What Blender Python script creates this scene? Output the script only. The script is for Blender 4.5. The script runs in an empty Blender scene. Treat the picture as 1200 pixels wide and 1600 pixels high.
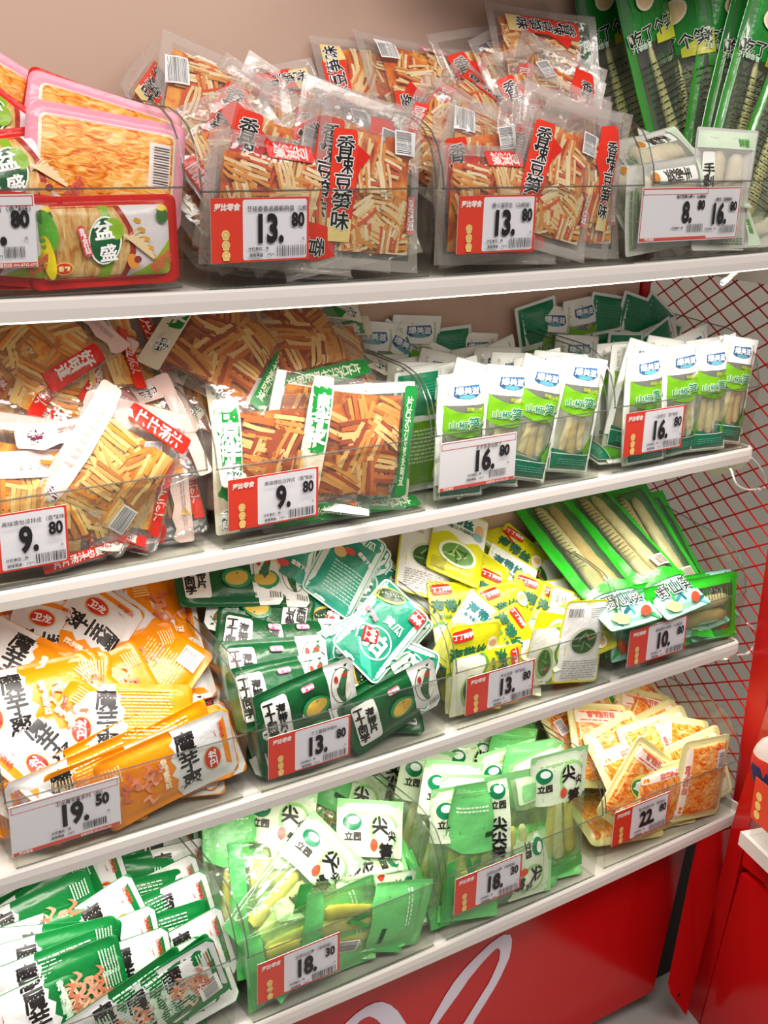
import bpy, bmesh, math, random
from mathutils import Vector, Matrix, noise
R = random.Random(7)
S = bpy.context.scene
COL = S.collection

# ------------------------------------------------------------------ camera
LEDW = (1.7, 1.15, .9)
FPX = 1873.36
yaw, pit, rol = 0.5988, 0.327, 0.0294
CAM = Vector((-1.2066, -0.8926, 0.896))
_fw = Vector((math.sin(yaw)*math.cos(pit), math.cos(yaw)*math.cos(pit), -math.sin(pit)))
_rt = Vector((math.cos(yaw), -math.sin(yaw), 0)); _up = _rt.cross(_fw)
_c, _s = math.cos(rol), math.sin(rol)
RT = _c*_rt + _s*_up; UP = -_s*_rt + _c*_up; FW = _fw
cam = bpy.data.cameras.new('camera'); co = bpy.data.objects.new('camera', cam); COL.objects.link(co)
m = Matrix.Identity(4)
for i, v in enumerate((RT, UP, -FW)):
    for j in range(3): m[j][i] = v[j]
m.translation = CAM
co.matrix_world = m
cam.sensor_fit = 'VERTICAL'; cam.sensor_height = 24; cam.lens = FPX/1600*24
cam.clip_start = .01
S.camera = co

# ------------------------------------------------------------------ world, lights, exposure
S.view_settings.view_transform = 'Standard'; S.view_settings.look = 'None'
S.view_settings.gamma = 1; S.view_settings.exposure = 0.0; S.view_settings.use_curve_mapping = False
W = bpy.data.worlds.new('shop'); S.world = W; W.use_nodes = True
W.node_tree.nodes['Background'].inputs[0].default_value = (1.0, .93, .87, 1)
W.node_tree.nodes['Background'].inputs[1].default_value = .27
S.cycles.transparent_max_bounces = 24; S.cycles.max_bounces = 8
S.cycles.diffuse_bounces = 4; S.cycles.glossy_bounces = 3; S.cycles.caustics_reflective = False; S.cycles.caustics_refractive = False
def area(name, loc, tgt, sx, sy, power, col=(1, 1, 1)):
    l = bpy.data.lights.new(name, 'AREA'); l.shape = 'RECTANGLE'; l.size = sx; l.size_y = sy; l.energy = power; l.color = col
    o = bpy.data.objects.new(name, l); COL.objects.link(o); o.location = loc
    o.rotation_euler = (Vector(tgt)-Vector(loc)).to_track_quat('-Z', 'Y').to_euler(); return o
area('ceiling_panel', (-1.3, -1.3, 2.3), (-.6, .1, .4), 1.6, .5, 37, (1, .95, .9))
area('ceiling_panel', (.2, -1.6, 2.3), (-.3, .1, .2), 1.2, .5, 19, (1, .95, .9))

# ------------------------------------------------------------------ pixel to point
def ray(u, v):
    return (FW*FPX + RT*(u-600) - UP*(v-800)).normalized()
def on_plane(u, v, p, n):
    r = ray(u, v); n = Vector(n); return CAM + r*((Vector(p)-CAM).dot(n)/r.dot(n))
def at_y(u, v, y): return on_plane(u, v, (0, y, 0), (0, 1, 0))
def proj(q):
    w = Vector(q)-CAM; z = w.dot(FW); return 600+FPX*w.dot(RT)/z, 800-FPX*w.dot(UP)/z

# ------------------------------------------------------------------ materials
MATS = {}
def lin(c):
    if isinstance(c, str): c = [int(c[i:i+2], 16)/255 for i in (0, 2, 4)]
    return tuple((x/12.92 if x <= .04045 else ((x+.055)/1.055)**2.4) for x in c)+(1,)
def mat(name, c='ffffff', rough=.4, metal=0, bump=0, bscale=80, spec=.5, emit=0, var=0, alpha=1, bdist=.001):
    if name in MATS: return MATS[name]
    m = bpy.data.materials.new(name); m.use_nodes = True; nt = m.node_tree; b = nt.nodes['Principled BSDF']
    b.inputs['Base Color'].default_value = lin(c); b.inputs['Roughness'].default_value = rough
    b.inputs['Metallic'].default_value = metal; b.inputs['Specular IOR Level'].default_value = spec
    if alpha < 1: b.inputs['Alpha'].default_value = alpha
    if emit:
        b.inputs['Emission Color'].default_value = lin(c); b.inputs['Emission Strength'].default_value = emit
    tc = None
    if bump or var:
        tc = nt.nodes.new('ShaderNodeTexCoord'); nz = nt.nodes.new('ShaderNodeTexNoise'); nz.inputs['Scale'].default_value = bscale
        nz.inputs['Detail'].default_value = 3
        nt.links.new(tc.outputs['Object'], nz.inputs['Vector'])
    if bump:
        bp = nt.nodes.new('ShaderNodeBump'); bp.inputs['Strength'].default_value = bump; bp.inputs['Distance'].default_value = bdist
        nt.links.new(nz.outputs[0], bp.inputs['Height']); nt.links.new(bp.outputs[0], b.inputs['Normal'])
    if var:
        mx = nt.nodes.new('ShaderNodeHueSaturation'); mr = nt.nodes.new('ShaderNodeMapRange')
        mr.inputs[1].default_value = .3; mr.inputs[2].default_value = .7
        mr.inputs[3].default_value = 1-var; mr.inputs[4].default_value = 1+var
        mx.inputs['Color'].default_value = lin(c)
        nt.links.new(nz.outputs[0], mr.inputs[0]); nt.links.new(mr.outputs[0], mx.inputs['Value']); nt.links.new(mx.outputs[0], b.inputs['Base Color'])
    MATS[name] = m; return m
def clear(name, tint, gl=.06, rough=.08, milk=0, milkc='ffffff', edge=.5, bump=0, bscale=60):
    """thin clear plastic: see-through, with a reflection that grows at grazing angles"""
    if name in MATS: return MATS[name]
    m = bpy.data.materials.new(name); m.use_nodes = True; nt = m.node_tree; nt.nodes.clear(); N = nt.nodes.new; L = nt.links.new
    out = N('ShaderNodeOutputMaterial'); tr = N('ShaderNodeBsdfTransparent'); tr.inputs[0].default_value = lin(tint)
    g = N('ShaderNodeBsdfGlossy'); g.inputs['Roughness'].default_value = rough; g.inputs[0].default_value = (1, 1, 1, 1)
    lw = N('ShaderNodeLayerWeight'); lw.inputs[0].default_value = .35
    pw = N('ShaderNodeMath'); pw.operation = 'POWER'; pw.inputs[1].default_value = 3
    ml = N('ShaderNodeMath'); ml.operation = 'MULTIPLY_ADD'; ml.inputs[1].default_value = edge; ml.inputs[2].default_value = gl
    L(lw.outputs['Facing'], pw.inputs[0]); L(pw.outputs[0], ml.inputs[0])
    mx = N('ShaderNodeMixShader'); L(ml.outputs[0], mx.inputs[0]); L(tr.outputs[0], mx.inputs[1]); L(g.outputs[0], mx.inputs[2])
    last = mx
    if milk:
        d = N('ShaderNodeBsdfDiffuse'); d.inputs[0].default_value = lin(milkc); m2 = N('ShaderNodeMixShader'); m2.inputs[0].default_value = milk
        L(tr.outputs[0], m2.inputs[1]); L(d.outputs[0], m2.inputs[2]); L(m2.outputs[0], mx.inputs[1])
    if bump:
        tc = N('ShaderNodeTexCoord'); nz = N('ShaderNodeTexNoise'); nz.inputs['Scale'].default_value = bscale; nz.inputs['Detail'].default_value = 2
        bp = N('ShaderNodeBump'); bp.inputs['Strength'].default_value = bump; bp.inputs['Distance'].default_value = .002
        L(tc.outputs['Object'], nz.inputs['Vector']); L(nz.outputs[0], bp.inputs['Height'])
        L(bp.outputs[0], g.inputs['Normal']); L(bp.outputs[0], lw.inputs['Normal'])
    L(last.outputs[0], out.inputs[0]); MATS[name] = m; return m
def streak(name, cols, sc=(60, 8, 8), rough=.25, bump=.5, dist=.0015, w=1.2):
    """fibrous food seen through film: long streaks in a few natural colours"""
    if name in MATS: return MATS[name]
    m = bpy.data.materials.new(name); m.use_nodes = True; nt = m.node_tree; N = nt.nodes.new; L = nt.links.new; b = nt.nodes['Principled BSDF']
    tc = N('ShaderNodeTexCoord'); mp = N('ShaderNodeMapping'); mp.inputs['Scale'].default_value = sc
    nz = N('ShaderNodeTexNoise'); nz.inputs['Scale'].default_value = 6; nz.inputs['Detail'].default_value = 5; nz.inputs['Distortion'].default_value = w
    cr = N('ShaderNodeValToRGB'); el = cr.color_ramp.elements
    while len(el) < len(cols): el.new(.5)
    for i, c in enumerate(cols):
        el[i].position = .3+.4*i/(len(cols)-1); el[i].color = lin(c)
    n2 = N('ShaderNodeTexNoise'); n2.inputs['Scale'].default_value = 35; L(tc.outputs['Object'], n2.inputs['Vector'])
    ad = N('ShaderNodeMath'); ad.operation = 'MULTIPLY_ADD'; ad.inputs[1].default_value = .35
    sb = N('ShaderNodeMath'); sb.operation = 'SUBTRACT'; sb.inputs[1].default_value = .175
    L(tc.outputs['Object'], mp.inputs[0]); L(mp.outputs[0], nz.inputs['Vector'])
    L(n2.outputs[0], ad.inputs[0]); L(nz.outputs[0], ad.inputs[2]); L(ad.outputs[0], sb.inputs[0]); L(sb.outputs[0], cr.inputs[0])
    L(cr.outputs[0], b.inputs['Base Color']); b.inputs['Roughness'].default_value = rough
    bp = N('ShaderNodeBump'); bp.inputs['Strength'].default_value = bump; bp.inputs['Distance'].default_value = dist
    L(nz.outputs[0], bp.inputs['Height']); L(bp.outputs[0], b.inputs['Normal'])
    MATS[name] = m; return m
def ink(c, rough=.27): return mat('print_'+c, c, rough, bump=.55, bscale=48, bdist=.003)
def ink2(c): return mat('ink_'+c, c, .4)

# ------------------------------------------------------------------ object helpers
def new_mesh(name, bm, mats, smooth=False):
    me = bpy.data.meshes.new(name); bm.to_mesh(me); bm.free()
    for x in mats: me.materials.append(x)
    if smooth:
        for p in me.polygons: p.use_smooth = True
    return me
def link(name, me, parent=None, loc=None):
    o = bpy.data.objects.new(name, me); COL.objects.link(o)
    if parent: o.parent = parent
    if loc: o.location = loc
    return o
def tag(o, label=None, cat=None, group=None, kind=None):
    if label: o['label'] = label
    if cat: o['category'] = cat
    if group: o['group'] = group
    if kind: o['kind'] = kind
    return o
def box(bm, a, b, mi=0):
    x0, y0, z0 = a; x1, y1, z1 = b
    v = [bm.verts.new(p) for p in ((x0,y0,z0),(x1,y0,z0),(x1,y1,z0),(x0,y1,z0),(x0,y0,z1),(x1,y0,z1),(x1,y1,z1),(x0,y1,z1))]
    for f in ((0,3,2,1),(4,5,6,7),(0,1,5,4),(1,2,6,5),(2,3,7,6),(3,0,4,7)):
        bm.faces.new([v[i] for i in f]).material_index = mi
    return v
def prism(bm, pts, ext, mi=0):
    """solid from a closed outline of 3-D points pushed along ext"""
    a = [bm.verts.new(p) for p in pts]; b = [bm.verts.new(Vector(p)+Vector(ext)) for p in pts]; n = len(a)
    fs = [bm.faces.new(a), bm.faces.new(b[::-1])]
    for i in range(n): fs.append(bm.faces.new((a[i], b[i], b[(i+1) % n], a[(i+1) % n])))
    for f in fs: f.material_index = mi
    bmesh.ops.recalc_face_normals(bm, faces=fs)
def tube(bm, pts, r, n=8, mi=0):
    rings = []; pts = [Vector(p) for p in pts]
    for i, p in enumerate(pts):
        t = (pts[min(i+1, len(pts)-1)]-pts[max(i-1, 0)]).normalized()
        a = t.cross(Vector((0, 0, 1)));
        if a.length < .1: a = t.cross(Vector((0, 1, 0)))
        a.normalize(); b = t.cross(a); rr = r[i] if isinstance(r, (list, tuple)) else r
        rings.append([bm.verts.new(p+(a*math.cos(k*2*math.pi/n)+b*math.sin(k*2*math.pi/n))*rr) for k in range(n)])
    for i in range(len(rings)-1):
        for k in range(n):
            bm.faces.new((rings[i][k], rings[i][(k+1) % n], rings[i+1][(k+1) % n], rings[i+1][k])).material_index = mi
    for rg in (rings[0], rings[-1]):
        try: bm.faces.new(rg).material_index = mi
        except ValueError: pass
def smoothpath(P, n=6):
    P = [Vector(p) for p in P]; out = []
    for i in range(len(P)-1):
        a, b, c, d = P[max(i-1, 0)], P[i], P[i+1], P[min(i+2, len(P)-1)]
        for k in range(n):
            t = k/n; out.append(.5*((2*b)+(-a+c)*t+(2*a-5*b+4*c-d)*t*t+(-a+3*b-3*c+d)*t**3))
    out.append(P[-1]); return out

# ------------------------------------------------------------------ lettering
TXT = {}
def text_tris(s, bold=.02, res=1, space=1.0):
    key = (s, bold, res, space)
    if key not in TXT:
        c = bpy.data.curves.new('t', 'FONT'); c.body = s; c.size = 1; c.offset = bold; c.resolution_u = res; c.space_character = space
        c.align_x = 'CENTER'; c.align_y = 'CENTER'; c.space_line = .92
        o = bpy.data.objects.new('t', c); me = bpy.data.meshes.new_from_object(o)
        V = [(v.co.x, v.co.y) for v in me.vertices]; F = [tuple(p.vertices) for p in me.polygons]
        bpy.data.objects.remove(o); bpy.data.curves.remove(c); bpy.data.meshes.remove(me)
        xs = [p[0] for p in V]; ys = [p[1] for p in V]; cx = (min(xs)+max(xs))/2; cy = (min(ys)+max(ys))/2
        TXT[key] = ([(x-cx, y-cy) for x, y in V], F)
    return TXT[key]

MM = .001
class Sheet:
    """a printed surface: shapes given in millimetres are laid on z = surf(x, y)"""
    def __init__(s, surf, deform=lambda p: p, step=7):
        s.bm = bmesh.new(); s.tb = bmesh.new(); s.body = None; s.mats = []; s.surf = surf; s.deform = deform; s.step = step*MM; s.lv = 0
    def mi(s, m):
        if m not in s.mats: s.mats.append(m)
        return s.mats.index(m)
    def poly(s, pts, m, lv=None, lift=0):
        if lv is None: s.lv += 1; lv = s.lv
        b = bmesh.new(); f = b.faces.new([b.verts.new((x*MM, y*MM, 0)) for x, y in pts])
        if f.calc_area() < 0 or f.normal.z < 0: pass
        bmesh.ops.triangulate(b, faces=b.faces[:])
        xs = [p[0]*MM for p in pts]; ys = [p[1]*MM for p in pts]
        for ax, lo, hi in ((0, min(xs), max(xs)), (1, min(ys), max(ys))):
            k = math.floor(lo/s.step)+1
            while k*s.step < hi:
                co = [0, 0, 0]; no = [0, 0, 0]; co[ax] = k*s.step; no[ax] = 1
                bmesh.ops.bisect_plane(b, geom=b.verts[:]+b.edges[:]+b.faces[:], plane_co=co, plane_no=no, dist=1e-7); k += 1
        s._merge(b, m, lv, lift)
    def _merge(s, b, m, lv, lift=0):
        mi = s.mi(m); mp = {}
        for v in b.verts:
            x, y = v.co.x, v.co.y; mp[v.index] = s.bm.verts.new(s.deform(Vector((x, y, s.surf(x, y)+.00012*(lv+1)+lift*MM))))
        b.verts.index_update()
        for f in b.faces:
            vs = [mp[v.index] for v in f.verts]
            if f.normal.z < 0: vs.reverse()
            try: nf = s.bm.faces.new(vs)
            except ValueError: continue
            nf.material_index = mi; nf.smooth = True
        b.free()
    def rect(s, cx, cy, w, h, m, r=0, rot=0, lv=None):
        pts = []
        if r > 0:
            for qx, qy, a0 in ((1, 1, 0), (-1, 1, 90), (-1, -1, 180), (1, -1, 270)):
                for k in range(5):
                    a = math.radians(a0+k*22.5); pts.append((qx*(w/2-r)+r*math.cos(a), qy*(h/2-r)+r*math.sin(a)))
        else: pts = [(w/2, h/2), (-w/2, h/2), (-w/2, -h/2), (w/2, -h/2)]
        s.poly(s._rot(pts, cx, cy, rot), m, lv)
    def _rot(s, pts, cx, cy, rot):
        c, n = math.cos(math.radians(rot)), math.sin(math.radians(rot)); return [(cx+x*c-y*n, cy+x*n+y*c) for x, y in pts]
    def ell(s, cx, cy, rx, ry, m, rot=0, lv=None, n=20):
        s.poly(s._rot([(rx*math.cos(k*2*math.pi/n), ry*math.sin(k*2*math.pi/n)) for k in range(n)], cx, cy, rot), m, lv)
    def txt(s, t, cx, cy, size, m, rot=0, bold=.025, sx=1, lv=None, res=1, space=1, vert=False, shear=0):
        if lv is None: s.lv += 1; lv = s.lv
        if vert: t = '\n'.join(t)
        s.lv += 1; cjk = any(ord(q) > 0x2e80 for q in t); sh = [(0, 0)]
        if cjk and bold > .012:
            d = bold*.9; sh = [(d, 0), (-d, 0), (0, d), (0, -d)] if bold < .05 else [(d*math.cos(q*.785), d*math.sin(q*.785)) for q in range(8)]
            bold = .004
        V, F = text_tris(t, bold, res, space); c, n = math.cos(math.radians(rot)), math.sin(math.radians(rot)); mi = s.mi(m)
        for ci, (ox, oy) in enumerate(sh):
            vs = []
            for x, y in V:
                x += ox; y += oy
                x = (x+shear*y)*size*sx; y = y*size; X = (cx+x*c-y*n)*MM; Y = (cy+x*n+y*c)*MM
                vs.append(s.tb.verts.new(s.deform(Vector((X, Y, s.surf(X, Y)+.00012*(lv+1)+.0002+.00002*ci)))))
            for f in F:
                try: nf = s.tb.faces.new([vs[i] for i in f]); nf.material_index = mi
                except ValueError: pass
    def bars(s, cx, cy, w, h, rot=0, n=14, seed=1, bg=True, lv=None):
        rr = random.Random(seed)
        if bg: s.rect(cx, cy, w+3, h+3, ink2('f0eeee'), .6, rot)
        s.lv += 1; x = -w/2; k = s.lv
        while x < w/2:
            b = rr.choice((.35, .5, .8, .5))*w/22; s.rect(*[0, 0], 1, 1, ink2('151515'), 0, 0, k) if False else None
            p = s._rot([(x, -h/2), (x+b, -h/2), (x+b, h/2), (x, h/2)], cx, cy, rot); s.poly(p, ink2('151515'), k)
            x += b+rr.choice((.5, .8, 1.1))*w/22
    def lines(s, cx, cy, w, h, n, m, rot=0, seed=2, t=.45):
        """small print, too small to read"""
        rr = random.Random(seed); s.lv += 1; k = s.lv
        for i in range(n):
            y = h/2-h*(i+.5)/n; x = -w/2
            while x < w/2*rr.uniform(.75, 1):
                l = rr.uniform(.05, .16)*w
                s.poly(s._rot([(x, y-h/n*t/2), (min(x+l, w/2), y-h/n*t/2), (min(x+l, w/2), y+h/n*t/2), (x, y+h/n*t/2)], cx, cy, rot), m, k)
                x += l+w*.025
    def outline(s, cx, cy, w, h, th, m, r=0, rot=0):
        s.lv += 1; k = s.lv
        for a, b, c, d in ((0, h/2-th/2, w, th), (0, -h/2+th/2, w, th), (-w/2+th/2, 0, th, h), (w/2-th/2, 0, th, h)):
            p = s._rot([(a-c/2, b-d/2), (a+c/2, b-d/2), (a+c/2, b+d/2), (a-c/2, b+d/2)], cx, cy, rot); s.poly(p, m, k)
    def ring(s, cx, cy, r, th, m, n=24):
        s.lv += 1; k = s.lv
        for i in range(n):
            a, b = i*2*math.pi/n, (i+1)*2*math.pi/n
            s.poly([(cx+r*math.cos(a), cy+r*math.sin(a)), (cx+r*math.cos(b), cy+r*math.sin(b)), (cx+(r-th)*math.cos(b), cy+(r-th)*math.sin(b)), (cx+(r-th)*math.cos(a), cy+(r-th)*math.sin(a))], m, k)
# ------------------------------------------------------------------ packs
class Bag(Sheet):
    def __init__(s, w, h, t, body, back=None, seal=6, sealy=None, corner=4, wr=.5, seed=0, bend=(0, 0, 0), nx=18, ny=22, pw=.55, stretch=(1, 1), zig=0):
        s.w, s.h, s.t = w*MM, h*MM, t*MM; s.a = (w/2-seal)*MM; s.b = (h/2-(sealy if sealy is not None else seal))*MM
        s.wr = wr*MM; s.sd = seed*13.7+1; s.pw = pw; s.bend = bend; s.st = stretch; s.corner = corner*MM; s.zig = zig*MM
        Sheet.__init__(s, s.f, s.d)
        s.front(body, back or body, nx, ny); s.body = s.bm; s.bm = bmesh.new()
    def f(s, x, y):
        q = max(0, 1-(x/s.a)**2)*max(0, 1-(y/s.b)**2)
        q = q**s.pw; k = 52; sx, sy = s.st
        n = noise.noise(Vector((x*k*sx, y*k*sy, s.sd)))
        return .0003+s.t*q*(1+.1*n)+s.wr*n*(.35+.65*min(1, q*3))
    def d(s, p):
        bx, by, tw = s.bend
        z = p.z+bx*p.x*p.x+by*p.y*p.y+tw*p.x*p.y+s.wr*.8*noise.noise(Vector((p.x*25, p.y*25, s.sd+9)))
        return Vector((p.x, p.y, z))
    def front(s, mf, mb, nx, ny):
        for side, m in ((1, mf), (-1, mb)):
            mi = s.mi(m); g = []
            for j in range(ny+1):
                tt = j/ny; y = -s.h/2+s.h*tt
                # finer rows near the ends for the rounded corners
                y = s.h/2*math.sin(math.pi*(tt-.5)) if s.corner else y
                e = abs(y)-(s.h/2-s.corner); hw = s.w/2
                if s.corner and e > 0: hw = s.w/2-s.corner+math.sqrt(max(0, s.corner**2-e*e))
                row = []
                for i in range(nx+1):
                    x = math.sin(math.pi*(i/nx-.5))*.35*hw+(2*i/nx-1)*.65*hw
                    yy = y
                    if s.zig and j in (0, ny): yy += s.zig*(i % 2)*(1 if j == 0 else -1)
                    z = side*s.f(x, y)*(1 if side > 0 else .6)
                    row.append(s.bm.verts.new(s.d(Vector((x, yy, z)))))
                g.append(row)
            for j in range(ny):
                for i in range(nx):
                    q = (g[j][i], g[j][i+1], g[j+1][i+1], g[j+1][i])
                    fc = s.bm.faces.new(q if side > 0 else q[::-1]); fc.material_index = mi; fc.smooth = True
            if side > 0: G0 = g
            else:
                rim = lambda G: G[0][:]+[r[-1] for r in G[1:]]+G[-1][:-1][::-1]+[r[0] for r in G[1:-1]][::-1]
                A, B = rim(G0), rim(g)
                for k in range(len(A)):
                    fc = s.bm.faces.new((A[k], B[k], B[(k+1) % len(A)], A[(k+1) % len(A)])); fc.material_index = mi
    def done(s, name):
        out = []
        for bm in (s.body, s.bm, s.tb):
            me = bpy.data.meshes.new(name); n = len(bm.faces); bm.to_mesh(me); bm.free()
            for x in s.mats: me.materials.append(x)
            out.append(me if n else None)
        return out

def strips(bag, aw, ah, kind, seed, cx=0, cy=0):
    rr = random.Random(seed); bm = bmesh.new()
    if kind == 'thin': cols = [mat('bean_strip_cream', 'efcb92', .3), mat('bean_strip_tan', 'e0923c', .3), mat('chilli_oil_strip', 'd6501a', .22), mat('bean_strip_pale', 'f6dfb4', .3)]; L0, W0, nb, T0 = (20, 34), 3.0, 24, 1.6
    elif kind == 'red': cols = [mat('skin_strip_tan', 'e2aa58', .2), mat('skin_strip_light', 'f0ca7a', .2), mat('skin_strip_orange', 'ee9216', .15), mat('skin_strip_brown', 'bd772c', .2)]; L0, W0, nb, T0 = (24, 40), 4.2, 18, 1.7
    else: cols = [mat('brown_strip_tan', 'd2903e', .2), mat('brown_strip_dark', '9c4010', .18), mat('brown_strip_mid', 'c4641a', .18), mat('brown_strip_light', 'e6bc78', .2)]; L0, W0, nb, T0 = (32, 50), 4.6, 16, 1.8
    # oil-soaked mass underneath
    oil = streak('oil_'+kind, {'thin': ['b0340a', 'e4741a', 'f0aa48'], 'red': ['c8580a', 'f0961a', 'f6c648'], 'brown': ['74360e', 'bb661a', 'dc963a']}[kind], (8, 8, 8), .2)
    cols.append(oil); n = 12; g = []
    for j in range(n+1):
        g.append([]);
        for i in range(n+1):
            x = cx*MM+(i/n-.5)*aw*MM; y = cy*MM+(j/n-.5)*ah*MM; ex = min(1, 5*min(i/n, 1-i/n))*min(1, 5*min(j/n, 1-j/n))
            g[-1].append(bm.verts.new(bag.d(Vector((x, y, .0002+bag.f(x, y)*.55*ex)))))
    for j in range(n):
        for i in range(n):
            f = bm.faces.new((g[j][i], g[j][i+1], g[j+1][i+1], g[j+1][i])); f.material_index = 4; f.smooth = True
    for b in range(nb):
        x0 = cx+rr.uniform(-.42, .42)*aw; y0 = cy+rr.uniform(-.42, .42)*ah; a = rr.choice((0, 90, 20, 100, 70, -30, 160))+rr.uniform(-18, 18)
        ca, sa = math.cos(math.radians(a)), math.sin(math.radians(a)); ns = rr.randint(4, 7); lf = rr.uniform(.5, .82)
        for k in range(ns):
            L_ = rr.uniform(*L0)/2; c = (k-ns/2)*W0*rr.uniform(.95, 1.05); mi = rr.choice((0, 0, 1, 1, 2, 3)); wv = rr.uniform(-1.5, 1.5); da = rr.uniform(-.06, .06)
            prev = None
            for q in range(4):
                t = -1+2*q/3; lx = t*L_; ly = c+wv*(1-t*t)+da*lx
                ring = []
                for oy, oz in ((-W0*.42, 0), (W0*.42, 0), (W0*.42, T0), (-W0*.42, T0)):
                    X = x0+lx*ca-(ly+oy)*sa; Y = y0+lx*sa+(ly+oy)*ca
                    X = max(cx-aw/2, min(cx+aw/2, X)); Y = max(cy-ah/2, min(cy+ah/2, Y))
                    z = bag.f(X*MM, Y*MM)*lf; z = min(z+oz*MM*(1 if z > .0012 else .3), bag.f(X*MM, Y*MM)*.97)
                    ring.append(bm.verts.new(bag.d(Vector((X*MM, Y*MM, z)))))
                if prev:
                    for e in range(4):
                        bm.faces.new((prev[e], prev[(e+1) % 4], ring[(e+1) % 4], ring[e])).material_index = mi
                prev = ring
    return new_mesh('strips', bm, cols)

def shoots(bag, items, seed, cols=('d9b36a', 'e7cf95', 'c79a48')):
    """bamboo shoots: tapering ridged fingers lying side by side; items = (x0,y0,x1,y1,r0,r1) in mm"""
    bm = bmesh.new(); rr = random.Random(seed)
    mats = [mat('bamboo_'+c, c, .35, var=.12, bscale=120) for c in cols]
    for it in items:
        x0, y0, x1, y1, r0, r1 = it; pts = []; rad = []; n = 14
        bx = rr.uniform(-2, 2)
        for k in range(n+1):
            t = k/n; x = x0+(x1-x0)*t+bx*math.sin(t*math.pi); y = y0+(y1-y0)*t
            r = (r0+(r1-r0)*t)*(1+.07*(k % 2))*(.55 if k in (0, n) else 1)
            z = bag.f(x*MM, y*MM)*.35; pts.append((x, y, z)); rad.append(r)
        mi = rr.randrange(len(mats)); rings = []
        dx, dy = x1-x0, y1-y0; l = math.hypot(dx, dy); px, py = -dy/l, dx/l
        for (x, y, z), r in zip(pts, rad):
            ring = []
            for e in range(8):
                a = e*math.pi/4; X = (x+px*r*math.cos(a))*MM; Y = (y+py*r*math.cos(a))*MM
                top = bag.f(X, Y)*.95; Z = max(-top*.5, min(top, z+r*.55*MM*math.sin(a)))
                ring.append(bm.verts.new(bag.d(Vector((X, Y, Z)))))
            rings.append(ring)
        for k in range(n):
            for e in range(8):
                f = bm.faces.new((rings[k][e], rings[k][(e+1) % 8], rings[k+1][(e+1) % 8], rings[k+1][e])); f.material_index = mi; f.smooth = True
        for rg in (rings[0], rings[-1]): bm.faces.new(rg).material_index = mi
    return new_mesh('shoots', bm, mats)

KINDS = {}      # kind -> list of variants; a variant = (root mesh, [(part name, mesh)])
def film(): return clear('clear_film', 'fdfdfd', .07, .10, milk=.03, edge=.5, bump=1.0)
def film_milky(): return clear('milky_film', 'fdfdfd', .07, .15, milk=.30, milkc='f4efec', edge=.4, bump=.5)
BK = '171413'; WH = 'f6f4f2'
def halo(b, t, cx, cy, sz, fg, bg, rot=0, sx=1, vert=True, bold=.02, hb=.065):
    b.txt(t, cx, cy, sz, ink2(bg), rot, bold=hb, sx=sx, vert=vert); b.txt(t, cx, cy, sz, ink2(fg), rot, bold=bold, sx=sx, vert=vert)
def seals(b, w, h, m, s=8):
    for q in ((0, h/2-s/2, w, s), (0, -h/2+s/2, w, s), (-w/2+s/2, 0, s, h-2*s), (w/2-s/2, 0, s, h-2*s)):
        b.lv = 0; b.rect(*q, m, lv=0)

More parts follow.
